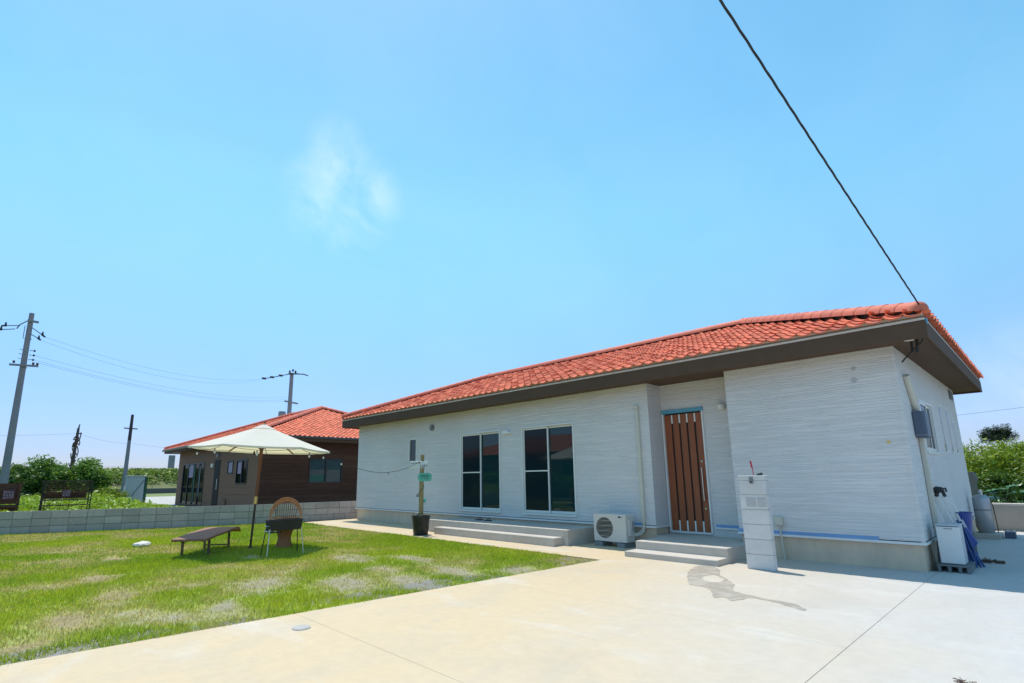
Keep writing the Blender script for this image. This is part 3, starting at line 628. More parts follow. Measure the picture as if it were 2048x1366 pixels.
wbk = MB().add([(XR, YB, ZT), (XL, YB, ZT), (XL, YB, ZS), (XR, YB, ZS)], [(0, 1, 2, 3)]).add([(XL, YB, ZT), (XL, YF, ZT), (XL, YF, ZS), (XL, YB, ZS)], [(0, 1, 2, 3)])
for mb in (wl, wr, wb, wsd, wbk): build(mb, 'wall', 'white_siding', house)
build(MB().box((XR - .04, YF - .009, ZT + .006), (XR + .007, YF + .055, ZS - .002)), 'corner_trim', 'white_siding', house)
# core that closes the body behind the panels
build(MB().box((XL + .2, YF + .7, ZT), (XR - .2, YB - .15, ZS - .01)), 'core', 'dark_grille', house)
sliding_window(house, *W1, YF, rail=1.42); sliding_window(house, *W2, YF, rail=1.42)
def small_window(x0, x1, z0, z1, name='window'):
    f = MB(); w = .05
    f.box((x0, YF - .02, z1 - w), (x1, YF + .08, z1)).box((x0, YF - .03, z0), (x1, YF + .08, z0 + w)).box((x0, YF - .018, z0 + w), (x0 + w * .7, YF + .08, z1 - w)).box((x1 - w, YF - .018, z0 + w), (x1, YF + .08, z1 - w))
    o = build(f, name, 'sash', house, bevel=.003, seg=1); build(B((x0 + .01, YF + .02, z0 + .01), (x1 - .01, YF + .03, z1 - .01)), 'pane', 'window_glass', o)
small_window(*WS)
sliding_window(house, *SWs[0], XR, axis='x', screen=False, glass='side_glass', out=.006, tt=(-.002, .026))
for (a0, a1, q0, q1) in SWs[1:]:
    f = MB(); w = .03
    f.box((XR - .08, a0, q1 - w), (XR + .012, a1, q1)).box((XR - .08, a0, q0), (XR + .014, a1, q0 + w)).box((XR - .08, a0, q0 + w), (XR + .006, a0 + w * .5, q1 - w)).box((XR - .08, a1 - w * .5, q0 + w), (XR + .006, a1, q1 - w))
    o = build(f, 'slit_window', 'sash', house, bevel=.002, seg=1); build(B((XR - .02, a0 + .01, q0 + .01), (XR + .004, a1 - .01, q1 - .01)), 'pane', 'side_glass', o)

# front door: five boards, four dark slots with pale end blocks
dx0, dx1, dz0, dz1 = DR; dy = RYD + .02
door = build(MB().box((dx0 + .03, dy + .02, dz0 + .02), (dx1 - .03, dy + .06, dz1 - .09)), 'door', 'door_gap', house)
df = MB().box((dx1 - .032, dy - .05, dz0), (dx1, dy + .07, dz1 - .07)).box((dx0, dy - .05, dz0), (dx0 + .03, dy + .07, dz1 - .07)).box((dx0 + .031, dy - .06, dz0 - .01), (dx1 - .033, dy + .06, dz0 + .022))
build(df, 'door_frame', 'sash', door, bevel=.003, seg=1)
build(B((dx0 - .002, dy - .055, dz1 - .069), (dx1 + .002, dy + .07, dz1)), 'door_header', 'door_header', door, bevel=.003, seg=1)
bx0, bx1 = dx0 + .034, dx1 - .036; slot = .036; nb = 5; bwid = [(.135), .118, .118, .118]; xx = bx0
edges_ = []
for i in range(5):
    w = bwid[i] if i < 4 else bx1 - xx
    build(B((xx, dy - .004, dz0 + .024), (xx + w, dy + .019, dz1 - .092)), 'board', 'door_wood', door, bevel=.003, seg=1)
    if i < 4:
        for za, zb in ((dz0 + .024, dz0 + .21), (dz1 - .26, dz1 - .094)):
            build(B((xx + w + .003, dy + .001, za), (xx + w + slot - .003, dy + .019, zb)), 'slot_block', 'white_paint', door, bevel=.002, seg=1)
    xx += w + slot
hx = bx1 - .075
build(MB().tube([(hx, dy - .045, .82), (hx, dy - .045, 1.42)], .011, 10).tube([(hx, dy - .045, .88), (hx, dy + .0, .88)], .008, 8).tube([(hx, dy - .045, 1.36), (hx, dy, 1.36)], .008, 8), 'handle', 'steel', door, smooth=True)
for q in (.68, 1.53): build(MB().disc_y((hx + .005, q), .018, dy - .02, dy - .003, 14), 'lock', 'steel', door, smooth=True)

# eaves
o_ = .46; EX0, EX1, EY0, EY1 = XL - .34, XR + o_, YF - o_, YB + o_; EZ = 3.275
def ring(z0, z1, t, g=0):
    x0, x1, y0, y1 = EX0 - g, EX1 + g, EY0 - g, EY1 + g
    return [B((x0, y0, z0), (x1, y0 + t, z1)), B((x1 - t, y0 + t, z0), (x1, y1 - t, z1)), B((x0, y1 - t, z0), (x1, y1, z1)), B((x0, y0 + t, z0), (x0 + t, y1 - t, z1))]
for mb in ring(2.995, 3.228, .03): build(mb, 'fascia', 'brown_trim', house, bevel=.004, seg=1)
build(B((EX0 + .03, EY0 + .03, ZS), (EX1 - .03, EY1 - .03, ZS + .012)), 'soffit', 'brown_trim', house)
for mb in ring(3.228, 3.262, .05, -.004): build(mb, 'eave_plaster', 'plaster', house, bevel=.003, seg=1)
# scallop filling under the tile wave
for mb in ring(3.262, 3.325, .03, -.02): build(mb, 'eave_plaster', 'plaster', house)
PITCH = (4.60 - 3.27) / ((EY1 - EY0) / 2)
hip_roof(house, HL, EX0, EX1, EY0, EY1, EZ, PITCH, nparts=300)

# things fixed to the house
build(MB().disc_y((-12.13, 2.69), .085, YF - .05, YF + .01, 24).disc_y((-12.13, 2.69), .062, YF - .062, YF - .05, 24), 'round_vent', 'grey_plastic', house, smooth=True)
for vx, vz, vy in ((-9.12, 2.37, YF), (-4.05, 2.49, RYD)):
    m = MB(); n = 12
    if vy == YF:
        prof = [(vx - .13, vz - .05), (vx + .13, vz - .05)] + [(vx + .13 * math.cos(math.pi * i / 10), vz - .02 + .07 * math.sin(math.pi * i / 10)) for i in range(11)]
        k = len(prof); m.add([(a, vy + .005, c) for a, c in prof] + [(vx + (a - vx) * .9, vy - .07, vz - .05 + (c - vz + .05) * .85) for a, c in prof], [tuple(reversed(range(k, 2 * k)))] + [(i, (i + 1) % k, k + (i + 1) % k, k + i) for i in range(k)])
        build(m, 'vent_hood', 'white_paint', house, smooth=True)
    else:
        m.lathe([(.02, -.06), (.055, -.045), (.07, 0), (.055, .045), (.02, .06)], (vx, vy - .06, vz), 16); m.disc_y((vx, vz), .03, vy - .04, vy + .01, 12)
        build(m, 'porch_lamp', 'bulb', house, smooth=True)
# air conditioner line cover and its pipe
build(MB().box((-5.535, YF - .06, .40), (-5.465, YF + .004, 2.56)).box((-5.545, YF - .07, 2.56), (-5.455, YF + .004, 2.625)), 'pipe_cover', 'cream_plastic', house, bevel=.012)
build(MB().tube([(-5.5, YF - .035, .46), (-5.5, YF - .035, .33), (-5.505, YF - .06, .27), (-5.53, YF - .11, .225), (-5.575, YF - .18, .205), (-5.60, YF - .25, .20)], .022, 10).tube([(-5.5, YF - .03, .40), (-5.515, YF - .09, .29), (-5.56, YF - .15, .24), (-5.60, YF - .24, .225)], .012, 8), 'refrigerant_pipe', 'cream_plastic', house, smooth=True)
# outdoor socket with its conduit, right of the pillar
build(B((-3.175, YF - .075, .50), (-3.065, YF + .004, .635)), 'socket_box', 'cream_plastic', house, bevel=.012)
build(MB().tube([(-3.12, YF - .04, .51), (-3.115, YF - .02, .25), (-3.10, YF - .015, -.01)], .013, 8), 'conduit', 'cream_plastic', house, smooth=True)
# smudges and patched hole on the front siding
for k, (cx, cz, rx, rz) in enumerate(((-1.87, 2.62, .045, .04), (-1.86, 2.79, .035, .035))):
    r = random.Random(k); P_ = [(cx + rx * math.cos(t) * r.uniform(.7, 1.2), cz + rz * math.sin(t) * r.uniform(.7, 1.2)) for t in [i * math.pi / 7 for i in range(14)]]
    build(MB().add([(a, YF - .0035, c) for a, c in P_], [tuple(range(14))]), 'smudge', 'dirt_mark', house)
build(MB().disc_y((-1.575, 1.70), .022, YF - .008, YF + .002, 10), 'patched_hole', 'brass', house)
# meter box and conduit on the side wall
mc = MB().tube([(XR + .035, 9.47, 2.66), (XR + .035, 9.50, 2.62), (XR + .035, 9.86, 2.18), (XR + .035, 9.90, 2.02)], .045, 12)
build(mc, 'conduit', 'cream_plastic', house, smooth=True)
build(MB().box((XR + .002, 9.86, .5), (XR + .065, 9.95, 1.80)), 'conduit_cover', 'cream_plastic', house, bevel=.012)
build(MB().tube([(XR + .035, 9.90, .5), (XR + .035, 9.84, .30), (XR + .035, 9.72, .09), (XR + .04, 9.68, 0.0)], .022, 10), 'conduit', 'grey_plastic', house, smooth=True)
mbx = build(MB().prism([(XR + .002, 9.66), (XR + .12, 9.68), (XR + .145, 9.72), (XR + .145, 10.02), (XR + .12, 10.06), (XR + .002, 10.08)], 1.77, 2.15), 'meter_box', 'meter_blue', house, bevel=.015)
build(MB().prism([(XR + .002, 9.655), (XR + .125, 9.675), (XR + .15, 9.72), (XR + .15, 10.02), (XR + .125, 10.065), (XR + .002, 10.085)], 1.80, 1.812), 'seam', 'grey_plastic', mbx)
# vent grille and cable drop at the eave corner
gv = MB()
for i in range(5): gv.box((XR - .003, 14.48 + i * .085, 2.80), (XR + .025, 14.52 + i * .085, 2.96))
build(gv.box((XR - .002, 14.44, 2.78), (XR + .012, 14.90, 2.98)), 'louvre', 'grey_plastic', house)
build(MB().tube([(-.96, 8.66, 3.24), (-.93, 8.62, 3.12), (-.98, 8.72, 2.98), (-1.08, 8.86, 2.93), (-1.20, 9.0, 2.86), (-1.28, 9.06, 2.79)], .011, 8).tube([(-1.05, 8.83, 3.03), (-1.07, 8.86, 2.86)], .018, 8).tube([(-1.12, 8.9, 3.03), (-1.13, 8.91, 2.88)], .014, 8), 'service_cable', 'cord', house, smooth=True)
build(MB().lathe([(.055, 0), (.05, .014), (.02, .02)], (-1.12, 8.73, ZS - .021), 14), 'downlight', 'plaster', house, smooth=True)
build(B((-.955, 8.60, 3.18), (-.885, 8.67, 3.25)), 'cable_bracket', 'door_header', house)

# ------------------------------------------------------------------ steps, pillar, air conditioner
def steps(name, label, x0, x1, lo, up, back, ext=0.0):
    t = thing(name, label, 'steps', ((x0 + x1) / 2, lo[0], 0))
    build(B((x0 - ext, up[0], -.05), (x1, back, up[1])), 'step', 'step_concrete', t, bevel=.012)
    build(B((x0, lo[0], -.05), (x1 - .003 - .12 * (ext > 0), up[0] + .02, lo[1])), 'step', 'step_concrete', t, bevel=.012)
    return t
steps('terrace_steps', 'long low two-tier concrete step under the two sliding windows', -10.46, -6.62, (7.87, .155), (8.13, .29), YF + .02, .55)
es = steps('entrance_steps', 'short two-tier concrete step in front of the wooden door', -5.10, -3.555, (7.70, .085), (8.05, .215), YF - .03)
build(B((RX0 + .01, YF - .02, -.05), (RX1 - .01, RYD + .06, .213)), 'porch_floor', 'step_concrete', es)

pil = thing('gate_pillar', 'slim pale concrete block pillar with intercom beside the entrance steps', 'pillar', (-3.02, 7.89, 0))
build(B((-3.192, 7.838, -.02), (-2.848, 7.942, 1.2)), 'mortar_core', 'step_concrete', pil)
for i in range(6): build(B((-3.20 + random.uniform(-.002, .002), 7.83, .004 + i * .2), (-2.84, 7.95, .197 + i * .2)), 'block', 'pillar_block', pil, bevel=.005)
build(B((-3.205, 7.825, 1.204), (-2.835, 7.955, 1.265)), 'cap', 'pillar_block', pil, bevel=.006)
ic = build(B((-3.045, 7.805, 1.155), (-2.995, 7.826, 1.25)), 'intercom', 'grey_plastic', pil, bevel=.006)
build(MB().disc_y((-3.02, 1.175), .012, 7.80, 7.806, 12), 'button', 'dark_grille', ic)
pr = MB()
for (a, c, w, h_) in ((-3.12, .84, .13, .125), (-2.97, .84, .12, .125)): pr.box((a, 7.8265, c), (a + w, 7.8295, c + h_))
build(pr, 'mortar_patch', 'dirt_mark', pil)
single(MB().tube([(-3.01, 7.90, 1.265), (-3.014, 7.90, 1.36), (-3.03, 7.90, 1.42)], .006, 6).tube([(-3.02, 7.90, 1.37), (-3.034, 7.90, 1.47)], .013, 8), 'screwdriver', 'red_plastic', 'small red handled tool standing on top of the block pillar', 'tool')
m = MB().add([(-2.97, 7.86, 1.266), (-2.89, 7.86, 1.266), (-2.89, 7.93, 1.266), (-2.97, 7.93, 1.266), (-2.945, 7.87, 1.29), (-2.892, 7.87, 1.305), (-2.892, 7.92, 1.305), (-2.945, 7.92, 1.29)], [(3, 2, 1, 0), (4, 5, 6, 7), (0, 1, 5, 4), (1, 2, 6, 5), (2, 3, 7, 6), (3, 0, 4, 7)])
single(m, 'glove', 'black_plastic', 'small black wedge lying on top of the block pillar', 'wedge', bevel=.006)

ac = thing('air_conditioner', 'cream outdoor air conditioner unit standing between the two concrete steps', 'air conditioner', (-5.94, 8.7, 0))
ax0, ax1, ay0, ay1, az0, az1 = -6.32, -5.60, 8.56, 8.84, .088, .585
bd = MB().box((ax0, ay0 + .012, az0), (ax1, ay1, az1)); body = build(bd, 'body', 'ac_shell', ac, bevel=.012)
fp = MB(); fc = (-6.075, .335); fr = .19
ringp = [(fc[0] + fr * math.cos(t), fc[1] + fr * math.sin(t)) for t in [2 * math.pi * i / 32 for i in range(32)]]
bm = bmesh.new(); ev = []
for loop in ([(ax0 + .004, az0 + .004), (ax1 - .004, az0 + .004), (ax1 - .004, az1 - .004), (ax0 + .004, az1 - .004)], ringp):
    vs_ = [bm.verts.new((a, ay0, c)) for a, c in loop]; ev += [bm.edges.new((vs_[i], vs_[(i + 1) % len(vs_)])) for i in range(len(vs_))]
bmesh.ops.triangle_fill(bm, edges=ev, use_beauty=True, normal=(0, -1, 0))
g_ = bmesh.ops.extrude_face_region(bm, geom=bm.faces[:])['geom']; bmesh.ops.translate(bm, verts=[q for q in g_ if isinstance(q, bmesh.types.BMVert)], vec=(0, .011, 0)); bmesh.ops.recalc_face_normals(bm, faces=bm.faces)
tmp = MB(); bm.verts.index_update(); tmp.add([tuple(q.co) for q in bm.verts], [tuple(q.index for q in f.verts) for f in bm.faces]); bm.free()
build(tmp, 'front_panel', 'ac_shell', ac)
build(MB().disc_y(fc, fr + .003, ay0 + .0085, ay0 + .0115, 32), 'fan_opening', 'dark_grille', ac)
gr = MB()
for i in range(16):
    zz = fc[1] - fr + .018 + i * .0235; hw = math.sqrt(max(0, fr * fr - (zz - fc[1]) ** 2))
    th = .008 if i % 4 == 1 else .0035
    gr.box((fc[0] - hw, ay0 - .006, zz - th / 2), (fc[0] + hw, ay0 + .004, zz + th / 2))
build(gr, 'grille', 'cream_plastic', ac)
lg = build(B((-5.765, ay0 - .002, .525), (-5.715, ay0 + .0005, .553)), 'badge', 'logo_blue', ac)
lt = MB()
for i, (w, h_) in enumerate(((.008, .018), (.006, .012), (.008, .016), (.005, .012))): lt.box((-5.708 + i * .011, ay0 - .0015, .530), (-5.708 + i * .011 + w, ay0 + .0005, .530 + h_))
build(lt, 'lettering', 'logo_blue', ac)
build(B((ax1 - .001, ay0 + .06, .20), (ax1 + .03, ay0 + .17, .50)), 'valve_cover', 'ac_shell', ac, bevel=.01)
build(B((ax1 - .001, ay0 + .185, .28), (ax1 + .012, ay0 + .235, .46)), 'side_handle', 'grey_plastic', ac, bevel=.004)
for x0 in (-6.29, -5.80):
    build(B((x0, 8.53, -.01), (x0 + .17, 8.87, .078)), 'foot_block', 'grey_plastic', ac, bevel=.008, label='grey block foot under the air conditioner')
    build(B((x0 + .03, 8.55, .078), (x0 + .14, 8.85, .089)), 'foot_rail', 'dark_grille', ac)
# sandals on the upper step below the left window
for i, (sx_, sy_) in enumerate(((-9.78, 8.70), (-9.45, 8.68))):
    m = MB().prism([(sx_ + .13 * math.cos(t) , sy_ + .05 * math.sin(t) * (1.15 if math.cos(t) > 0 else .85)) for t in [2 * math.pi * k / 16 for k in range(16)]], .2905, .312)
    m.tube([(sx_ + .03, sy_ - .05, .31), (sx_ + .04, sy_ - .03, .345), (sx_ + .04, sy_ + .03, .345), (sx_ + .03, sy_ + .05, .31)], .009, 6)
    single(m, 'sandal', 'black_plastic', ('black sandal on the upper terrace step, farther from the door', 'black sandal on the upper terrace step, nearer to the door')[i], 'sandal', 'sandals on the terrace step', bevel=.003)

# ------------------------------------------------------------------ service wire to the roof corner
def twisted(a, b, n, rad, r, turns, sag, strands=3):
    a = Vector(a); b = Vector(b); m = MB(); d = (b - a).normalized(); u = d.cross(Vector((0, 0, 1))).normalized(); w = u.cross(d)
    for k in range(strands):
        pts = []
        for i in range(n + 1):
            t = i / n; ph = 2 * math.pi * (turns * t + k / strands); p = a.lerp(b, t) - Vector((0, 0, sag * 4 * t * (1 - t)))
            pts.append(p + u * math.cos(ph) * rad + w * math.sin(ph) * rad)
        m.tube(pts, r, 5)
    return m
wa = Vector((-.93, 8.62, 3.42)); wp = Vector((-1.14, 3.42, 4.63)); we = wa + (wp - wa) * 4.3
single(twisted(wa, we, 420, .005, .0052, 34, .12), 'service_wire', 'cord', 'thick twisted black overhead wire running down to the white house roof corner', 'wire', smooth=True)

# ------------------------------------------------------------------ boundary wall of concrete blocks
bw_ = thing('block_wall', 'low grey concrete block wall along the far side of the lawn', 'wall', (-17.4, 4, 0))
def wall_run(p, q, skip=0.0):
    p = Vector((*p, 0)); q = Vector((*q, 0)); d = q - p; Ln = d.length; d.normalize(); nrm = Vector((-d.y, d.x, 0)); T = .12
    core = MB().beam(p + nrm * T / 2 + Vector((0, 0, .26)), q + nrm * T / 2 + Vector((0, 0, .26)), T - .03, .62); build(core, 'mortar_core', 'mortar', bw_)
    for c in range(3):
        s = -(.2 if (c == 0 and p.y > 5) else 0)
        while s < Ln - .02:
            a = max(0, s) + .005; e = min(Ln, s + .4) - .005
            if e - a > .03:
                z0 = .012 + c * .192; f = random.uniform(-.0025, .0025)
                a3 = p + d * a + nrm * f; e3 = p + d * e + nrm * f
                m = MB().prism([tuple((a3)[:2]), tuple((e3)[:2]), tuple((e3 + nrm * T)[:2]), tuple((a3 + nrm * T)[:2])], z0 - .012, z0 + .166)
                build(m, 'block', 'block', bw_)
            s += .4
wall_run((-20.75, -3.8), (-17.02, 5.9)); wall_run((-17.02, 5.9), (-16.62, 9.7))

# ------------------------------------------------------------------ parasol
pb = Vector((-10.96, 3.87, 0)); tp = Vector((-10.93, 3.95, 2.36)); vdir = Vector((-.943, .333, 0)); vside = Vector((.333, .943, 0))
par = thing('parasol', 'cream parasol on a brown wooden pole standing on the lawn', 'parasol', tuple(pb))
pl = lambda t: pb.lerp(tp, t)
build(MB().tube([pl(.005) - Vector((0, 0, .04)), pl(.36)], .021, 12), 'pole', 'pole_dark', par, smooth=True)
build(MB().tube([pl(.36), pl(1.0)], .033, 12), 'pole', 'parasol_wood', par, smooth=True, label='thicker upper half of the wooden pole')
build(MB().tube([pl(.355), pl(.415)], .0355, 14), 'pole_sleeve', 'brass', par, smooth=True)
build(MB().lathe([(.05, 0), (.05, .03), (.03, .06)], tuple(pb - Vector((0, 0, .01))), 14), 'ground_spike', 'pole_dark', par, smooth=True)
cc = Vector((-10.94, 3.95, 0)); RC = 1.30; NB = 6
def rim(k, r=1.0, z=None):
    t = 2 * math.pi * (k + 0.0) / NB; d = vside * math.cos(t) + vdir * math.sin(t)
    zz = 1.905 - .045 * math.cos(t); return cc + d * RC * r + Vector((0, 0, zz if z is None else z))
apex = Vector((tp.x, tp.y, 2.375)); cm = MB(); nr = 7; ns = 6
def canopy_pt(u, s):   # u angular 0..NB, s radial 0..1
    k = int(u) % NB; f = u - int(u); e = rim(k).lerp(rim((k + 1) % NB), f); p = apex.lerp(e, s)
    p.z -= .012 * math.sin(math.pi * s) * 1.0 + .014 * math.sin(math.pi * f) * s * s       # cloth sags between ribs
    return p
U = NB * ns
for i in range(1, nr + 1):
    for j in range(U): cm.v.append(tuple(canopy_pt(j / ns, i / nr)))
top0 = len(cm.v); cm.v.append(tuple(apex))
for j in range(U): cm.f.append((top0, j, (j + 1) % U))
for i in range(nr - 1):
    for j in range(U): cm.f.append((i * U + j, (i + 1) * U + j, (i + 1) * U + (j + 1) % U, i * U + (j + 1) % U))
vz = len(cm.v)                                                # short hanging hem
for j in range(U):
    p = canopy_pt(j / ns, 1.0); cm.v.append((p.x, p.y, p.z - .035))
for j in range(U): cm.f.append(((nr - 1) * U + j, vz + j, vz + (j + 1) % U, (nr - 1) * U + (j + 1) % U))
cn_ = build(cm, 'canopy', 'canopy_cloth', par, smooth=True)
vm = MB(); vv = []
for j in range(NB): vv.append(tuple(apex.lerp(rim(j), .17) + Vector((0, 0, .004))))
vm.add(vv + [tuple(apex + Vector((0, 0, .03)))], [(j, (j + 1) % NB, NB) for j in range(NB)]); build(vm, 'vent_cap', 'canopy_cloth', cn_)
build(MB().lathe([(.02, 0), (.03, .02), (.012, .05)], tuple(apex + Vector((0, 0, .04))), 10), 'finial', 'parasol_wood', par, smooth=True)
hub = pl(.815)
build(MB().lathe([(.05, -.03), (.065, 0), (.05, .035)], tuple(hub), 14), 'hub', 'parasol_wood', par, smooth=True)
for k in range(NB):
    e = rim(k, .985); build(MB().beam(apex - Vector((0, 0, .07)), e - Vector((0, 0, .022)), .018, .022), 'rib', 'parasol_wood', par)
    mid = (apex - Vector((0, 0, .07))).lerp(e - Vector((0, 0, .022)), .52) - Vector((0, 0, .012)); build(MB().beam(hub, mid, .014, .02), 'strut', 'parasol_wood', par)
build(MB().tube([hub + vside * .07, hub + vside * .09 - Vector((0, 0, .1)), hub + vside * .10 - Vector((0, 0, .14))], .006, 6), 'pull_cord', 'cord', par)
build(MB().lathe([(.012, 0), (.018, .02), (.018, .06), (.01, .075)], tuple(hub - vside * .13 - Vector((0, 0, .14))), 10), 'toggle', 'black_plastic', par, smooth=True)

# festoon: round the canopy rim, then over to the signpost
fs = thing('string_lights', 'black string of bulbs hanging from the parasol rim to the signpost', 'string lights', (-10.6, 5.2, 1.5))
pts = []; bulbs = []
def sagline(a, b, s, n=14): return [Vector(a).lerp(Vector(b), i / n) - Vector((0, 0, s * 4 * (i / n) * (1 - i / n))) for i in range(n + 1)]
for k in (3, 4, 5):
    seg_ = sagline(rim(k, .99) - Vector((0, 0, .02)), rim((k + 1) % 6, .99) - Vector((0, 0, .02)), .07); pts += seg_; bulbs += [seg_[4], seg_[11]] if k in (3, 5) else [seg_[6]]
build(MB().tube(pts, .004, 5), 'cord', 'cord', fs)
p2 = sagline(rim(0, .99) - Vector((0, 0, .02)), (-10.50, 7.46, 1.68), .33, 24); build(MB().tube(p2, .005, 5), 'cord', 'cord', fs)
bulbs += [p2[3], p2[15]]
for q in bulbs:
    s_ = build(MB().tube([q, q - Vector((0, 0, .05))], .009, 8), 'socket', 'cord', fs, smooth=True)
    build(MB().lathe([(.008, .0), (.015, -.012), (.018, -.028), (.012, -.042), (.003, -.05)], tuple(q - Vector((0, 0, .05))), 10), 'bulb', 'bulb', s_, smooth=True)

# ------------------------------------------------------------------ sun lounger
la = Vector((-.81, .586, 0)); lb_ = Vector((.586, .81, 0)); lc = Vector((-11.16, 3.18, 0))
lou = thing('sun_lounger', 'flat dark brown woven sun lounger on wooden legs beside the parasol', 'lounger', tuple(lc))
prof = [(-.86, .318), (-.80, .325), (-.45, .345), (-.38, .348), (-.05, .362), (.35, .384), (.62, .390), (.74, .382), (.82, .350), (.86, .318)]
bdm = MB(); k = len(prof); hw = .29
for s, z in prof:
    for t, dz in ((-hw, 0), (hw, 0), (hw, -.042), (-hw, -.042)): bdm.v.append(tuple(lc + la * s + lb_ * t + Vector((0, 0, z + dz))))
for i in range(k - 1):
    for j in range(4): bdm.f.append((i * 4 + j, i * 4 + (j + 1) % 4, i * 4 + 4 + (j + 1) % 4, i * 4 + 4 + j))
bdm.f += [(3, 2, 1, 0), tuple((k - 1) * 4 + j for j in range(4))]
bdm.f = [tuple(reversed(f)) for f in bdm.f]
build(bdm, 'bed', 'lounger_weave', lou, bevel=.008)
for s, t in ((-.47, -.25), (-.47, .19), (.52, -.25), (.52, .19)):
    p = lc + la * s + lb_ * t; build(MB().beam(p - Vector((0, 0, .03)), p + la * (-.02 if s < 0 else -.03) + Vector((0, 0, .33)), .038, .026, up=la), 'leg', 'lounger_leg', lou)
build(MB().beam(lc + la * .51 + lb_ * -.25 + Vector((0, 0, .07)), lc + la * .51 + lb_ * .19 + Vector((0, 0, .07)), .03, .022), 'stretcher', 'lounger_leg', lou)
for t in (-.25, .19): build(MB().beam(lc + la * -.8 + lb_ * t + Vector((0, 0, .28)), lc + la * .78 + lb_ * t + Vector((0, 0, .335)), .03, .03), 'side_rail', 'lounger_leg', lou)
build(MB().tube([lc + la * -.7 + lb_ * -.22 + Vector((0, 0, .27)), lc + la * -.66 + lb_ * -.15 + Vector((0, 0, .235)), lc + la * -.6 + lb_ * -.1 + Vector((0, 0, .28))], .008, 6), 'strap', 'cord', lou)

# ------------------------------------------------------------------ charcoal grill
gl = Vector((.0, 1.0, 0)); gs = Vector((1.0, .0, 0)); gc = Vector((-9.72, 3.99, 0))
GR = thing('charcoal_grill', 'black rectangular barbecue grill on thin legs under the parasol', 'grill', tuple(gc))
def P3(c, a, s, b, t, z): return c + a * s + b * t + Vector((0, 0, z))
tb = MB()
for (s, t, z) in ((-.28, -.08, .42), (.28, -.08, .42), (.28, .08, .42), (-.28, .08, .42), (-.295, -.095, .59), (.295, -.095, .59), (.295, .095, .59), (-.295, .095, .59)): tb.v.append(tuple(P3(gc, gl, s, gs, t, z)))
tb.f = [(3, 2, 1, 0), (0, 1, 5, 4), (1, 2, 6, 5), (2, 3, 7, 6), (3, 0, 4, 7)]; tb.f = [tuple(reversed(f)) for f in tb.f]
bx_ = build(tb, 'fire_box', 'black_iron', GR)
so_ = bx_.modifiers.new('thick', 'SOLIDIFY'); so_.thickness = .008
rm = MB()
for a, b in (((-.30, -.10), (.30, -.10)), ((.30, -.10), (.30, .10)), ((.30, .10), (-.30, .10)), ((-.30, .10), (-.30, -.10))): rm.beam(P3(gc, gl, a[0], gs, a[1], .592), P3(gc, gl, b[0], gs, b[1], .592), .02, .012)
build(rm, 'rim', 'black_iron', GR)
gt = MB()
for i in range(15): s = -.27 + i * .0386; gt.tube([P3(gc, gl, s, gs, -.09, .582), P3(gc, gl, s, gs, .09, .582)], .004, 5)
build(gt, 'grate', 'steel', GR)
for s, t, m_ in ((-.28, -.085, 'black_iron'), (-.28, .085, 'steel'), (.28, -.085, 'black_iron'), (.28, .085, 'steel')):
    build(MB().tube([P3(gc, gl, s * 1.16, gs, t * 1.6, -.02), P3(gc, gl, s, gs, t, .45)], .009, 8), 'leg', m_, GR, smooth=True)
build(MB().tube([P3(gc, gl, -.285, gs, -.06, .5), P3(gc, gl, -.32, gs, -.04, .5), P3(gc, gl, -.32, gs, .04, .5), P3(gc, gl, -.285, gs, .06, .5)], .007, 6), 'handle', 'steel', GR)
tray = MB().beam(P3(gc, gl, -.27, gs, 0, .385), P3(gc, gl, -.06, gs, 0, .385), .16, .012); build(tray, 'ash_tray', 'black_iron', GR)
single(MB().lathe([(.06, 0), (.085, .012), (.09, .03)], tuple(P3(gc, gl, -.24, gs, -.05, .391)), 16), 'dish', 'stone_pale', 'small pale dish on the tray beneath the black grill', 'dish', smooth=True)

# ------------------------------------------------------------------ rattan chair
rc = Vector((-10.72, 4.42, 0)); rf = Vector((.925, -.38, 0)); rs_ = Vector((.38, .925, 0))      # facing the camera
CH = thing('rattan_chair', 'orange rattan chair with arched spindle back and drum pedestal behind the grill', 'chair', tuple(rc))
Q = lambda s, t, z: rc + rs_ * s + rf * t + Vector((0, 0, z))
build(MB().lathe([(.165, -.02), (.16, .02), (.125, .14), (.122, .2), (.15, .30), (.165, .33)], tuple(rc), 24), 'pedestal', 'pedestal', CH, smooth=True)
build(MB().lathe([(.17, .33), (.235, .345), (.245, .365), (.23, .385), (.10, .375)], tuple(rc + rf * .03), 28), 'seat', 'cane_seat', CH, smooth=True)
hoop = [Q(-.24, .10, .38), Q(-.27, -.02, .42), Q(-.285, -.14, .52)] + [Q(-.285 * math.cos(t), -.16 - .06 * math.sin(t), .62 + .31 * math.sin(t)) for t in [math.pi * i / 16 for i in range(17)]] + [Q(.285, -.14, .52), Q(.27, -.02, .42), Q(.24, .10, .38)]
build(MB().tube(hoop, .018, 8), 'hoop', 'rattan', CH, smooth=True)
hoop2 = [Q(-.245 * math.cos(t), -.15 - .05 * math.sin(t), .62 + .265 * math.sin(t)) for t in [math.pi * i / 16 for i in range(17)]]
build(MB().tube(hoop2, .013, 8), 'hoop', 'rattan', CH, smooth=True, label='inner hoop of the chair back')
bp = MB(); arc = [(.275 * math.cos(t), .62 + .30 * math.sin(t)) for t in [math.pi * (.15 + .7 * i / 14) for i in range(15)]]; arc2 = [(.245 * math.cos(t), .62 + .225 * math.sin(t)) for t in [math.pi * (.15 + .7 * i / 14) for i in range(15)]]
n = len(arc); bp.v = [tuple(Q(a, -.20, c)) for a, c in arc] + [tuple(Q(a, -.20, c)) for a, c in arc2] + [tuple(Q(a, -.188, c)) for a, c in arc] + [tuple(Q(a, -.188, c)) for a, c in arc2]
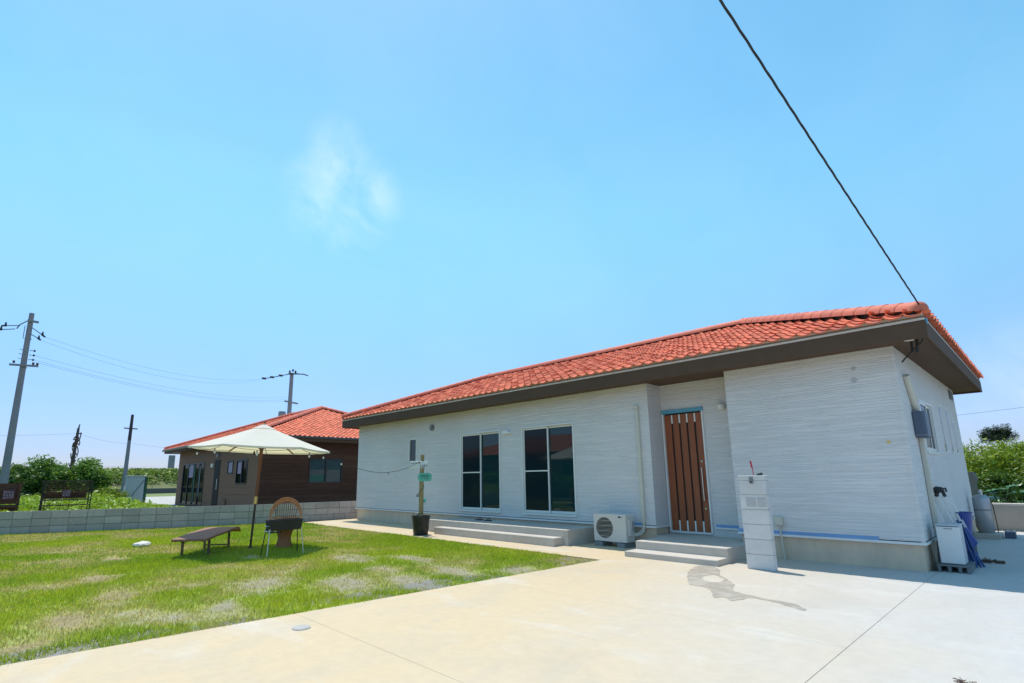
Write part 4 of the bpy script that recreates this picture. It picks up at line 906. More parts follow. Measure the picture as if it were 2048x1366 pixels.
for i in range(n - 1): bp.f += [(i, i + 1, n + i + 1, n + i), (2 * n + i, 3 * n + i, 3 * n + i + 1, 2 * n + i + 1)]
build(bp, 'woven_band', 'rattan', CH)
for i in range(11):
    s = -.21 + i * .042; zt = .62 + .245 * math.sqrt(max(0.05, 1 - (s / .26) ** 2)); lean = s * .75
    build(MB().tube([Q(lean, -.12, .40), Q(s, -.19, zt)], .0065, 6), 'spindle', 'rattan_dark', CH, smooth=True)
build(MB().tube([Q(-.25, -.13, .55), Q(0, -.16, .54), Q(.25, -.13, .55)], .016, 6), 'cross_rail', 'rattan', CH, smooth=True)

# stone on the lawn, drain lid on the driveway
def stone(name, c, r, label, cat, m, seed):
    bm = bmesh.new(); bmesh.ops.create_icosphere(bm, subdivisions=2, radius=1); rr = random.Random(seed)
    mb = MB(); bm.verts.index_update(); mb.add([(c[0] + q.co.x * r[0] * rr.uniform(.85, 1.1), c[1] + q.co.y * r[1] * rr.uniform(.85, 1.1), c[2] + q.co.z * r[2] * rr.uniform(.85, 1.1)) for q in bm.verts], [tuple(q.index for q in f.verts) for f in bm.faces]); bm.free()
    return single(mb, name, m, label, cat)
stone('stone', (-13.2, 2.52, .03), (.13, .17, .07), 'flat white stone lying alone on the lawn near the lounger', 'stone', 'stone_pale', 3)
dl = thing('drain_cover', 'round pale drain cover set in the driveway by the lawn edge', 'drain cover', (-4.84, 2.2, 0))
build(MB().lathe([(.080, -.02), (.080, .006), (.074, .009)], (-4.84, 2.2, 0), 28), 'rim', 'drain_lid', dl, smooth=True)
build(MB().lathe([(.071, .0), (.071, .011), (.066, .0125)], (-4.84, 2.2, 0), 28), 'lid', 'drain_lid', dl, smooth=True)
tw = MB(); rr = random.Random(4)
for i in range(16):
    p = Vector((-.60 + rr.uniform(-.04, .04), 4.53 + rr.uniform(-.03, .03), .008)); a = rr.uniform(0, 6.3); l = rr.uniform(.02, .05)
    tw.tube([p, p + Vector((math.cos(a) * l, math.sin(a) * l, rr.uniform(0, .012)))], .0025, 4)
setp(build(tw, 'twigs', 'debris'), kind='stuff')

# ------------------------------------------------------------------ planter with signpost
PO = Vector((-10.50, 7.52, 0)); sd = Vector((.60, .80, 0)); nd = Vector((.80, -.60, 0))    # board direction, towards the viewer
pot = thing('planter', 'black plastic pot holding the wooden signpost on the concrete path', 'pot', tuple(PO))
build(MB().lathe([(.165, .0), (.17, .012), (.208, .40), (.225, .402), (.225, .43), (.20, .43), (.195, .36)], tuple(PO), 28), 'pot', 'black_plastic', pot, smooth=True)
build(MB().lathe([(.19, .34), (.12, .37), (.02, .375)], tuple(PO), 20), 'soil', 'soil', pot, smooth=True)
build(MB().tube([PO - sd * .17 + Vector((0, 0, .40)), PO - sd * .17 + nd * .02 + Vector((0, 0, .49)), PO - sd * .06 + nd * .02 + Vector((0, 0, .50)), PO - sd * .06 + Vector((0, 0, .40))], .008, 6), 'handle', 'black_plastic', pot)
sp_ = thing('signpost', 'rough wooden post with white and green sign boards standing in the pot', 'signpost', tuple(PO + Vector((0, 0, .37))))
build(MB().tube([PO + Vector((0, 0, .34)), PO + sd * .0 + Vector((0, 0, 1.2)), PO + sd * .015 + Vector((0, 0, 1.84))], [.055, .052, .046], 10), 'post', 'post_wood', sp_, smooth=True)
def board(c, w, h_, t, m, name):
    mb = MB().beam(c - sd * w / 2, c + sd * w / 2, t, h_); return build(mb, name, m, sp_, bevel=.004, seg=1)
def strokes(parent, c, w, h_, rows_, cols, m, seed, fill=.75, off=.012):
    mb = MB(); r = random.Random(seed)
    for i in range(rows_):
        for j in range(cols):
            if r.random() > fill: continue
            o0 = c + sd * ((j + .5) / cols - .5) * w + Vector((0, 0, ((i + .5) / rows_ - .5) * h_)) + nd * off
            cw, chh = w / cols, h_ / rows_
            for q in range(r.randint(2, 4)):
                if r.random() < .5: a, b = (-.42, r.uniform(-.4, .4)), (.42 * r.uniform(.4, 1), r.uniform(-.4, .4))
                else: a, b = (r.uniform(-.4, .4), -.42), (r.uniform(-.4, .4), .42)
                p = o0 + sd * a[0] * cw + Vector((0, 0, a[1] * chh)); q_ = o0 + sd * b[0] * cw + Vector((0, 0, b[1] * chh))
                if (q_ - p).length > .004: mb.beam(p, q_, .003, min(cw, chh) * .16, up=nd.cross((q_ - p).normalized()))
    return build(mb, 'lettering', m, parent)
c1 = PO + nd * .07 - sd * .07 + Vector((0, 0, 1.605)); b1 = board(c1, .42, .17, .012, 'sign_white', 'sign_board')
strokes(b1, c1 + sd * .09 + Vector((0, 0, -.02)), .22, .05, 1, 5, 'ink', 2, .95, .009)
strokes(b1, c1 + sd * .10 + Vector((0, 0, -.065)), .13, .035, 1, 4, 'ink', 3, 1, .009)
build(MB().beam(c1 - sd * .18 + Vector((0, 0, .03)) + nd * .008, c1 - sd * .02 + Vector((0, 0, .045)) + nd * .008, .003, .008), 'arrow_mark', 'ink', b1)
build(MB().beam(c1 - sd * .005 + Vector((0, 0, .05)) + nd * .012, c1 + sd * .03 + Vector((0, 0, .05)) + nd * .012, .02, .035), 'clip', 'black_plastic', b1)
c2 = PO + nd * .075 + sd * .08 + Vector((0, 0, 1.315)); rr = random.Random(9)
sgn = lambda v, p: math.copysign(abs(v) ** p, v)
cl = [(.165 * sgn(math.cos(t), .6) * (1 + .03 * math.sin(5 * t)), .10 * sgn(math.sin(t), .6) * (1 + .06 * math.sin(6 * t + 1))) for t in [2 * math.pi * i / 28 for i in range(28)]]
mb = MB(); n = 28; mb.v = [tuple(c2 + sd * a + Vector((0, 0, z_)) + nd * .006) for a, z_ in cl] + [tuple(c2 + sd * a + Vector((0, 0, z_)) - nd * .006) for a, z_ in cl]
mb.f = [tuple(range(n)), tuple(reversed(range(n, 2 * n)))] + [(i, n + i, n + (i + 1) % n, (i + 1) % n) for i in range(n)]
b2 = build(mb, 'sign_board', 'green_sign', sp_, label='green wavy edged sign board')
strokes(b2, c2 + Vector((0, 0, .03)), .2, .05, 1, 4, 'dark_green', 5, 1, .008); strokes(b2, c2 - Vector((0, 0, .03)), .17, .05, 1, 3, 'dark_green', 6, 1, .008)
rp = [PO + Vector((math.cos(t * 5) * .058, math.sin(t * 5) * .058, .72 + t * .27)) for t in [i * .07 for i in range(26)]]
build(MB().tube(rp, .006, 5), 'rope', 'old_wood', sp_)
build(MB().box(tuple(PO - sd * .085 + nd * .03 + Vector((-.02, -.02, .86))), tuple(PO - sd * .085 + nd * .03 + Vector((.02, .02, .93)))), 'switch_box', 'grey_plastic', sp_, bevel=.004)
build(MB().lathe([(.005, 0), (.028, .03), (.032, .06), (.02, .1), (.004, .12)], tuple(PO + sd * .085 + nd * .03 + Vector((0, 0, .72))), 10), 'float', 'green_sign', sp_, smooth=True)

# ------------------------------------------------------------------ brown neighbour house
H2 = (-29.3, 13.0, 0)
nh = thing('brown_house', 'brown neighbouring house with red tiled roof beyond the block wall', 'house', H2)
ex0, ex1, ey0, ey1 = -36.9, -22.35, 7.63, 18.45; wx0, wx1, wy0, wy1 = -35.4, -22.85, 8.13, 17.95; zs2 = 2.96
D1 = (-34.3, -30.25, .06, 2.24); D2 = (-28.6, -27.75, .06, 2.30); N1 = (-26.66, -25.9, 1.60, 2.22); N2 = (-25.43, -24.04, 1.15, 2.20)
build(wall_panel('y', wy0, wx0, wx1, 0, zs2, [D1, D2, N1, N2], .12), 'wall', 'h2_taupe', nh)
NW = (10.31, 11.90, 1.15, 2.22)
build(wall_panel('x', wx1, wy0, wy1, 0, zs2, [NW], .12), 'wall', 'h2_plank', nh)
build(MB().add([(wx1, wy1, 0), (wx0, wy1, 0), (wx0, wy1, zs2), (wx1, wy1, zs2)], [(0, 1, 2, 3)]).add([(wx0, wy1, 0), (wx0, wy0, 0), (wx0, wy0, zs2), (wx0, wy1, zs2)], [(0, 1, 2, 3)]), 'wall', 'h2_taupe', nh)
build(B((wx0 + .3, wy0 + .4, 0), (wx1 - .3, wy1 - .2, zs2 - .02)), 'core', 'dark_grille', nh)
zz = .02
while zz < zs2 - .02:                                           # lapped boards on the side facing the lawn
    z1_ = min(zz + .165, zs2 - .005); spans = [(wy0 - .01, wy1)]
    if z1_ > NW[2] - .03 and zz < NW[3] + .03: spans = [(wy0 - .01, NW[0] - .02), (NW[1] + .02, wy1)]
    for a0, a1 in spans:
        build(MB().add([(wx1 + .004, a0, zz), (wx1 + .026, a0, zz), (wx1 + .008, a0, z1_ - .004), (wx1 + .004, a0, z1_ - .004), (wx1 + .004, a1, zz), (wx1 + .026, a1, zz), (wx1 + .008, a1, z1_ - .004), (wx1 + .004, a1, z1_ - .004)],
              [(0, 1, 2, 3), (7, 6, 5, 4), (1, 5, 6, 2), (0, 4, 5, 1), (2, 6, 7, 3)]), 'plank', 'h2_plank', nh)
    zz += .165
for zq in (.7, 1.0, 2.55): build(B((wx0, wy0 - .006, zq), (wx1 - .01, wy0 + .004, zq + .012)), 'siding_joint', 'h2_frame', nh)
def flat_window(x0, x1, z0, z1, mull, name='window', curt=None, fr='h2_frame'):
    f = MB(); w = .05
    f.box((x0, wy0 - .03, z1 - w), (x1, wy0 + .06, z1)).box((x0, wy0 - .03, z0), (x1, wy0 + .06, z0 + w)).box((x0, wy0 - .028, z0 + w), (x0 + w, wy0 + .06, z1 - w)).box((x1 - w, wy0 - .028, z0 + w), (x1, wy0 + .06, z1 - w))
    for q in mull: f.box((q - .03, wy0 - .02, z0 + w), (q + .03, wy0 + .05, z1 - w))
    o = build(f, name, fr, nh); ed = [x0 + w] + list(mull) + [x1 - w]
    for i in range(len(ed) - 1): build(B((ed[i], wy0 + .02, z0 + w), (ed[i + 1] - .002, wy0 + .03, z1 - w)), 'pane', 'side_glass', o)
    if curt:
        for a0, a1, q0, q1, m_ in curt: build(B((a0, wy0 + .004, q0), (a1, wy0 + .012, q1)), 'curtain', m_, o)
    return o
flat_window(*D1, [-33.2, -32.2, -31.2], 'glass_door', curt=[(-33.1, -32.3, 1.5, 2.15, 'curtain'), (-32.17, -31.95, .2, 2.15, 'cabinet_green'), (-31.15, -31.0, .5, 2.1, 'grey_plastic')])
flat_window(*N1, [], curt=[(-26.58, -25.98, 1.66, 2.12, 'curtain')]); flat_window(*N2, [-24.75], curt=[(-25.3, -24.85, 1.6, 2.1, 'curtain')])
dd = build(B((D2[0], wy0 - .02, D2[2]), (D2[1], wy0 + .04, D2[3])), 'door', 'h2_door', nh, bevel=.01); build(MB().tube([(D2[1] - .12, wy0 - .07, .9), (D2[1] - .12, wy0 - .07, 1.4)], .02, 8), 'handle', 'steel', dd)
build(B((-29.05, wy0 - .08, 1.95), (-28.8, wy0 + .01, 2.15)), 'wall_lamp', 'bulb', nh, bevel=.03); build(B((-28.35, wy0 - .08, 2.42), (-28.0, wy0 + .01, 2.60)), 'porch_lamp', 'grey_plastic', nh, bevel=.03)
build(MB().tube([(-26.5, wy0 - .05, 0), (-26.5, wy0 - .05, .45), (-26.5, wy0 - .15, .47)], .04, 8), 'tap', 'h2_taupe', nh)
f = MB(); a0, a1, z0, z1 = NW; w = .05
f.box((wx1 - .06, a0, z1 - w), (wx1 + .035, a1, z1)).box((wx1 - .06, a0, z0), (wx1 + .035, a1, z0 + w)).box((wx1 - .06, a0, z0 + w), (wx1 + .033, a0 + w, z1 - w)).box((wx1 - .06, a1 - w, z0 + w), (wx1 + .033, a1, z1 - w)).box((wx1 - .05, (a0 + a1) / 2 - .03, z0 + w), (wx1 + .03, (a0 + a1) / 2 + .03, z1 - w))
o = build(f, 'window', 'h2_frame', nh)
for i in (0, 1): build(B((wx1 - .03, a0 + w + i * .76, z0 + w), (wx1 - .02, a0 + w + .73 + i * .76, z1 - w)), 'pane', 'teal_glass', o)
build(B((wx1 - .018, a0 + .07, z0 + .07), (wx1 - .012, a0 + .74, z0 + .36)), 'blind', 'dark_green', o)
for mb in (B((ex0, ey0, 2.93), (ex1, ey0 + .04, 3.13)), B((ex1 - .04, ey0 + .04, 2.93), (ex1, ey1, 3.13)), B((ex0, ey0 + .04, 2.93), (ex0 + .04, ey1, 3.13)), B((ex0 + .04, ey1 - .04, 2.93), (ex1 - .04, ey1, 3.13))): build(mb, 'fascia', 'brown_trim', nh)
build(B((ex0 + .04, ey0 + .04, zs2), (ex1 - .04, ey1 - .04, zs2 + .02)), 'soffit', 'brown_trim', nh)
build(MB().tube([(ex0 - .05, ey0 - .06, 3.10), (ex1 + .06, ey0 - .06, 3.10), (ex1 + .06, ey1, 3.10)], .06, 8), 'gutter', 'gutter', nh, smooth=True)
hip_roof(nh, H2, ex0, ex1, ey0, ey1, 3.14, (5.12 - 3.14) / ((ey1 - ey0) / 2), nparts=300)

# ------------------------------------------------------------------ beyond the wall: paving, road edge, bank
structure(B((-57, 6.25, -.3), (-17.2, 32, -.010)), 'neighbour_paving', 'pale_paving')
structure(MB().add([(-74.6, -60, -.05), (-57.02, -60, -.05), (-57.02, 80, -.05), (-74.6, 80, -.05)], [(0, 1, 2, 3)]), 'verge', 'lawn_strip')
single(B((-75.3, -60, -.2), (-74.7, 80, .55)), 'kerb_wall', 'asphalt', 'low grey retaining wall at the foot of the overgrown bank', 'wall')
ny_ = 70; hb = MB(); prof = [(-75.2, .5), (-77, 1.1), (-79, 1.9), (-82, 2.35), (-88, 2.45), (-100, 1.6), (-120, -.2)]
for j in range(ny_ + 1):
    yy = -60 + 140 * j / ny_
    for x_, z_ in prof: hb.v.append((x_, yy, z_ + (0.25 * math.sin(yy * .35 + x_) + .15 * math.sin(yy * .9)) * (z_ / 2.4)))
k = len(prof)
for j in range(ny_):
    for i in range(k - 1): a = j * k + i; hb.f.append((a, a + 1, a + k + 1, a + k))
structure(hb, 'bank', 'berm_soil', smooth=True)

def leaves(centers, radii, n_per, size, col_a, col_b, flat=.55, seed=1, up=.35, sig=.5, skip=None):
    """diamond leaves gathered in clumps; returns V, F, C"""
    g = np.random.default_rng(seed); Cn = np.asarray(centers, float); Rd = np.asarray(radii, float); k = len(Cn); n = k * n_per
    ci = np.repeat(np.arange(k), n_per)
    dirs = g.normal(size=(n, 3)); dirs /= np.linalg.norm(dirs, axis=1, keepdims=True); rad = g.random(n) ** sig
    P = Cn[ci] + dirs * rad[:, None] * Rd[ci]
    nrm = dirs * .6 + g.normal(size=(n, 3)) * .6 + np.array([0, 0, up]); nrm /= np.linalg.norm(nrm, axis=1, keepdims=True)
    a = np.cross(nrm, g.normal(size=(n, 3))); a /= np.linalg.norm(a, axis=1, keepdims=True); b = np.cross(nrm, a)
    s = (size * g.uniform(.6, 1.35, n))[:, None]
    V = np.stack([P - a * s, P + b * s * flat * .6 - a * s * .1 + nrm * s * .12, P + a * s, P - b * s * flat * .6 - a * s * .1 + nrm * s * .12], 1).reshape(-1, 3)
    F = np.arange(4 * n).reshape(-1, 4); cl = g.random(k)[ci][:, None] * .6 + g.random((n, 1)) * .4
    C_ = np.array(col_a) * (1 - cl) + np.array(col_b) * cl; C_ = C_ * g.uniform(.75, 1.2, (n, 1))
    return V, F, np.repeat(C_, 4, 0)
def clumps(c, r, n, cr, seed, surf=.6):
    g = np.random.default_rng(seed); d = g.normal(size=(n, 3)); d /= np.linalg.norm(d, axis=1, keepdims=True); d[:, 2] = np.abs(d[:, 2]) * .95 - .15
    rad = surf + (1 - surf) * g.random(n); P = np.array(c) + d * rad[:, None] * np.array(r); s = g.uniform(.6, 1.25, n)[:, None]
    return P, np.ones((n, 3)) * np.array(cr) * s
def plant(name, label, cat, base, crown_c, crown_r, ncl, cr, nper, size, ca, cb_, seed, group=None, limbs=5, trunk_r=.06, surf=.6, flat=.55):
    t = thing(name, label, cat, base, group=group); B0 = Vector(base)
    P, Rr = clumps(crown_c, crown_r, ncl, cr, seed, surf)
    V, F, C_ = leaves(P - np.array(base), Rr, nper, size, ca, cb_, flat, seed + 1)
    me = fast_mesh('crown', V, F, C_); link(me, 'crown', 'leaf', t)
    m = MB(); top = Vector(crown_c); r = random.Random(seed); fork = B0.lerp(top, .35)
    m.tube([B0 - Vector((0, 0, .1)), fork], [trunk_r, trunk_r * .8], 7)
    for i in range(limbs):
        e = Vector(P[r.randrange(len(P))]); mid = fork.lerp(e, .5) + Vector((r.uniform(-.1, .1), r.uniform(-.1, .1), r.uniform(.02, .15))); m.tube([fork, mid, e], [trunk_r * .6, trunk_r * .4, trunk_r * .15], 6)
    build(m, 'trunk', 'trunk', t, smooth=True)
    return t
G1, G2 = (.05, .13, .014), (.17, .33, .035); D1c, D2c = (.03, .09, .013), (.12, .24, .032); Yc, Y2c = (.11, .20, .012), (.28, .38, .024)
# shrubs beyond the wall, left
SG = 'shrubs on the mound beyond the block wall'
plant('shrub', 'rounded dark green shrub behind the tall concrete pole', 'shrub', (-33.2, .9, 0), (-33.2, 1.0, 1.15), (1.0, 1.25, 1.2), 52, .42, 210, .085, D1c, D2c, 21, SG)
plant('shrub', 'broad leafy shrub left of the vine covered post, highest at its middle', 'shrub', (-33.4, 2.15, 0), (-33.4, 2.1, 1.25), (1.0, 1.0, 1.35), 54, .42, 210, .085, G1, G2, 22, SG)
plant('shrub', 'tall bright green shrub right of the vine covered post', 'shrub', (-33.0, 3.75, 0), (-33.0, 3.75, 1.25), (.9, .72, 1.45), 50, .40, 210, .085, G1, G2, 23, SG)
plant('shrub', 'low shrub at the left edge beyond the block wall', 'shrub', (-33.0, -1.2, 0), (-33.0, -1.2, .95), (1.2, 1.4, 1.1), 40, .45, 130, .09, D1c, G2, 24, SG)
plant('shrub', 'small low bush between the rusty cage and the white cabinet', 'shrub', (-30.2, 4.2, 0), (-30.2, 4.25, .5), (.8, .55, .6), 26, .3, 130, .07, Yc, Y2c, 25, SG)
# weeds covering the mound
g = np.random.default_rng(31); n = 2600
wx = g.uniform(-40, -19.6, n); wy = g.uniform(-5, 6.3, n); ok = (wx < WX(np.minimum(wy, 5.9)) - .6) & ~((wx < -33) & (wy > 5.7))
wx, wy = wx[ok], wy[ok]; hz = .12 + .55 * np.clip(1.2 - np.abs(wx + 27) / 12, 0, 1) * np.clip((5.8 - wy) / 2.5, .1, 1) * (.6 + .8 * fbm(wx * .8, wy * .8))
V, F, C_ = leaves(np.stack([wx, wy, hz * .7], 1), np.stack([np.full(len(wx), .30), np.full(len(wx), .30), hz * .6 + .06], 1), 34, .075, Yc, (.30, .48, .025), .6, 32, .9)
V[:, 2] = np.maximum(V[:, 2], -.03)
setp(link(fast_mesh('weeds', V, F, C_), 'weeds', 'leaf'), kind='stuff')
# scrub on the bank
g = np.random.default_rng(41); n = 3600
bx2 = g.uniform(-88, -76.5, n); by2 = g.uniform(-30, 75, n); bz = np.interp(-bx2, [75.2, 77, 79, 82, 88], [.5, 1.1, 1.9, 2.35, 2.45])
ok = (bx2 < -77.6) | (g.random(n) < .5); bx2, by2, bz = bx2[ok], by2[ok], bz[ok]
V, F, C_ = leaves(np.stack([bx2, by2, bz + .22], 1), np.stack([np.full(len(bx2), .95), np.full(len(bx2), 1.0), np.full(len(bx2), .52)], 1), 26, .24, (.06, .13, .015), (.20, .30, .035), .6, 42, .7)
setp(link(fast_mesh('bank_scrub', V, F, C_), 'bank_scrub', 'leaf'), kind='stuff')

# ------------------------------------------------------------------ poles and lines
def tap(p, q, r0, r1, n=14): return MB().tube([p, Vector(p).lerp(Vector(q), .5), q], [r0, (r0 + r1) / 2, r1], n)
P1 = Vector((-27.0, .56, 0))
up_ = thing('utility_pole', 'tall concrete utility pole with insulator arms at the left edge', 'utility pole', tuple(P1))
build(tap(P1 - Vector((0, 0, .2)), P1 + Vector((0, -.02, 7.85)), .135, .08), 'pole', 'pole_concrete', up_, smooth=True)
build(MB().beam(P1 + Vector((.14, -.42, 5.72)), P1 + Vector((.14, .42, 5.76)), .07, .07), 'cross_arm', 'pole_grey', up_)
for yq in (-.3, .26, .38):
    build(MB().lathe([(.02, 0), (.045, .03), (.03, .06), (.045, .09), (.015, .12)], tuple(P1 + Vector((.14, yq, 5.79))), 8), 'insulator', 'insulator', up_, smooth=True)
for zq in (6.0, 6.18, 6.36):
    build(MB().tube([P1 + Vector((.05, .1, zq)), P1 + Vector((.06, .24, zq))], .012, 6).lathe([(.015, -.04), (.035, -.02), (.035, .02), (.015, .04)], tuple(P1 + Vector((.06, .24, zq))), 8), 'spool', 'insulator', up_)
    build(MB().tube([P1 + Vector((.02, -.1, zq)), P1 + Vector((.02, -.2, zq + .02))], .012, 6), 'step_bolt', 'pole_grey', up_)
build(MB().lathe([(.098, 0), (.105, .02), (.098, .04)], tuple(P1 + Vector((0, 0, 5.66))), 14).lathe([(.09, 0), (.096, .02), (.09, .04)], tuple(P1 + Vector((0, 0, 6.8))), 14).lathe([(.084, 0), (.09, .02), (.084, .05)], tuple(P1 + Vector((0, 0, 7.5))), 14), 'band', 'pole_grey', up_, smooth=True)
build(MB().beam(P1 + Vector((.12, -.12, 7.52)), P1 + Vector((.12, .22, 7.50)), .06, .08), 'cross_arm', 'pole_grey', up_)
build(MB().tube([P1 + Vector((.1, -.12, 7.5)), P1 + Vector((.1, -.32, 7.30)), P1 + Vector((.1, -.38, 7.14))], .022, 8), 'jumper', 'pole_grey', up_, smooth=True)
tips = []
for (p, q) in (((.1, -.3, 7.28), (.15, -.82, 7.16)), ((.1, -.42, 7.12), (.15, -.92, 6.98)), ((.08, .06, 7.26), (.15, .48, 6.94)), ((.08, .06, 7.0), (.15, .36, 6.80))):
    a = P1 + Vector(p); b = P1 + Vector(q); i_ = build(MB().tube([a, b], .016, 6), 'strain_rod', 'insulator', up_)
    build(MB().tube([a.lerp(b, .72), a.lerp(b, 1.0)], .032, 8).lathe([(.05, 0), (.035, .05), (.02, .14)], tuple(a.lerp(b, .78)), 8), 'insulator', 'insulator', up_, smooth=True); tips.append(b)
build(MB().tube([P1 + Vector((.1, -.12, 6.78)), P1 + Vector((.12, -.16, 6.82)), P1 + Vector((.12, -.16, 7.3))], .012, 6), 'ground_wire', 'pole_grey', up_)

P2 = Vector((-35.56, 5.60, 0))
p2t = thing('service_pole', 'slim pole with one short cross arm beside the white cabinet', 'utility pole', tuple(P2))
build(tap(P2 - Vector((0, 0, .1)), P2 + Vector((0, 0, 3.6)), .12, .085, 12), 'pole', 'pole_grey', p2t, smooth=True)
build(tap(P2 + Vector((0, 0, 3.58)), P2 + Vector((0, 0, 5.02)), .088, .07, 12), 'pole_top', 'insulator', p2t, smooth=True)
build(MB().beam(P2 + Vector((.1, -.33, 4.24)), P2 + Vector((.1, .30, 4.22)), .06, .06), 'cross_arm', 'insulator', p2t)
build(B(tuple(P2 + Vector((.10, -.02, .75))), tuple(P2 + Vector((.24, .18, 1.1)))), 'meter_box', 'cabinet_white', p2t, bevel=.01)

P3_ = Vector((-37.85, 3.40, 0)); r = random.Random(77)
vp_ = thing('vine_post', 'weathered wooden post wrapped in dead vines above the shrubs', 'post', tuple(P3_))
build(tap(P3_, P3_ + Vector((.05, .1, 4.3)), .13, .06, 9), 'post', 'old_wood', vp_, smooth=True)
mv = MB()
for i in range(16):
    z0 = r.uniform(1.4, 3.9); a = r.uniform(0, 6.3); L_ = r.uniform(.3, .8)
    pts_ = [P3_ + Vector((math.cos(a + t) * (.13 + .04 * r.random()), .03 * z0 + math.sin(a + t) * (.13 + .04 * r.random()), z0 + t * L_ * .4)) for t in (0, .6, 1.2, 1.8)]
    mv.tube(pts_, .028, 5)
build(mv, 'dead_vines', 'old_wood', vp_, smooth=True)
build(MB().beam(P3_ + Vector((.05, .02, 4.0)), P3_ + Vector((.05, .28, 4.02)), .05, .07).tube([P3_ + Vector((.05, .1, 4.25)), P3_ + Vector((.05, .14, 4.55))], [.05, .02], 6), 'bracket', 'insulator', vp_)

P4 = Vector((-44.47, 18.05, 0))
fp_ = thing('utility_pole', 'distant utility pole with transformer rising behind the brown house roof', 'utility pole', tuple(P4))
build(tap(P4, P4 + Vector((0, 0, 10.35)), .22, .15), 'pole', 'pole_concrete', fp_, smooth=True)
build(MB().beam(P4 + Vector((.2, -.55, 7.85)), P4 + Vector((.2, .6, 7.72)), .12, .12), 'cross_arm', 'pole_grey', fp_)
build(MB().beam(P4 + Vector((.15, -.4, 10.2)), P4 + Vector((.15, .5, 10.32)), .1, .1).tube([P4 + Vector((.15, .4, 10.3)), P4 + Vector((.3, .9, 10.32)), P4 + Vector((.45, 1.25, 10.2))], .05, 6), 'cross_arm', 'insulator', fp_)
for k_, (yq, zq) in enumerate(((-.25, 10.3), (.02, 10.45), (.25, 10.35))): build(MB().lathe([(.05, 0), (.10, .08), (.05, .16), (.08, .22)], tuple(P4 + Vector((.15, yq, zq))), 8), 'insulator', 'insulator', fp_, smooth=True)
st = [P4 + Vector((.1, -.3, 10.2)), P4 + Vector((-.1, -.9, 10.02)), P4 + Vector((-.4, -1.5, 9.85)), P4 + Vector((-.7, -2.05, 9.72))]
sr = build(MB().tube(st, .035, 6), 'strain_rod', 'insulator', fp_)
for q in st[1:]: build(MB().tube([q - Vector((0, .15, -.02)), q + Vector((0, .15, .02))], .09, 8), 'insulator', 'insulator', sr, smooth=True)
build(MB().lathe([(.28, 0), (.30, .06), (.30, .75), (.26, .82)], tuple(P4 + Vector((.05, -.62, 6.15))), 14), 'transformer', 'pole_grey', fp_, smooth=True)
def wire(a, b, sag, r_, label, n=26):
    return single(MB().tube(sagline(a, b, sag, n), r_, 4), 'power_line', 'cord', label, 'wire', 'overhead lines between the poles')
wire(tips[2], P4 + Vector((-.7, -2.05, 9.72)), .7, .004, 'upper overhead line from the insulator arm of the tall concrete pole')
wire(tips[3], P4 + Vector((-.75, -2.15, 9.66)), .9, .004, 'second overhead line just beneath the upper one from the tall pole')
for i, (zq, yq, tz) in enumerate(((6.18, .24, 8.2), (6.0, .24, 8.0), (5.9, .38, 7.9))):
    wire(P1 + Vector((.1, yq, zq)), P4 + Vector((.2, -.5 + .1 * i, tz)), .6, .004, ('topmost of the three low lines from the tall concrete pole', 'middle one of the three low lines from the tall concrete pole', 'lowest of the three low lines from the tall concrete pole')[i])
wire(P3_ + Vector((.05, .15, 4.02)), P2 + Vector((.1, 0, 3.4)), .12, .004, 'short sagging line from the vine covered post to the slim pole', 12)
wire(P3_ + Vector((.05, 0, 4.0)), (-44, -9, 4.3), .3, .004, 'line running left from the vine covered post')
wire(P2 + Vector((.1, 0, 2.1)), (-52, 24, 2.3), .2, .004, 'line running right from the slim pole behind the brown house')
wire(P2 + Vector((.1, 0, 2.15)), (-46, -9, 2.9), .3, .004, 'low line crossing above the shrubs to the slim pole')
wire(P2 + Vector((.1, .2, 3.4)), (-52, 24, 3.6), .3, .004, 'upper line running right from the slim pole')

# white cabinet
cb0 = thing('cabinet', 'white outdoor cabinet with green side standing on the weedy mound', 'cabinet', (-34.45, 5.95, 0))
cm_ = MB().prism([(-34.35, 5.52), (-34.25, 6.32), (-34.95, 6.42), (-35.05, 5.60)], -.1, 1.58); build(cm_, 'shell', 'cabinet_white', cb0, bevel=.02)
build(MB().prism([(-34.30, 5.46), (-34.19, 6.36), (-35.0, 6.47), (-35.1, 5.55)], 1.582, 1.63), 'lid', 'cabinet_white', cb0, bevel=.01)
build(MB().prism([(-34.24, 6.33), (-34.245, 6.45), (-34.93, 6.53), (-34.95, 6.43)], -.1, 1.54), 'green_cover', 'cabinet_green', cb0)
build(MB().tube([(-34.31, 5.62, .25), (-34.225, 6.28, 1.40)], .012, 5), 'strap', 'cord', cb0)
# grey panel by the brown house's far corner
single(B((-95.3, 20.35, 1.5), (-95.0, 21.2, 5.35)), 'sign_panel', 'pole_grey', 'narrow grey upright panel on the bank left of the brown house', 'panel', bevel=.02)

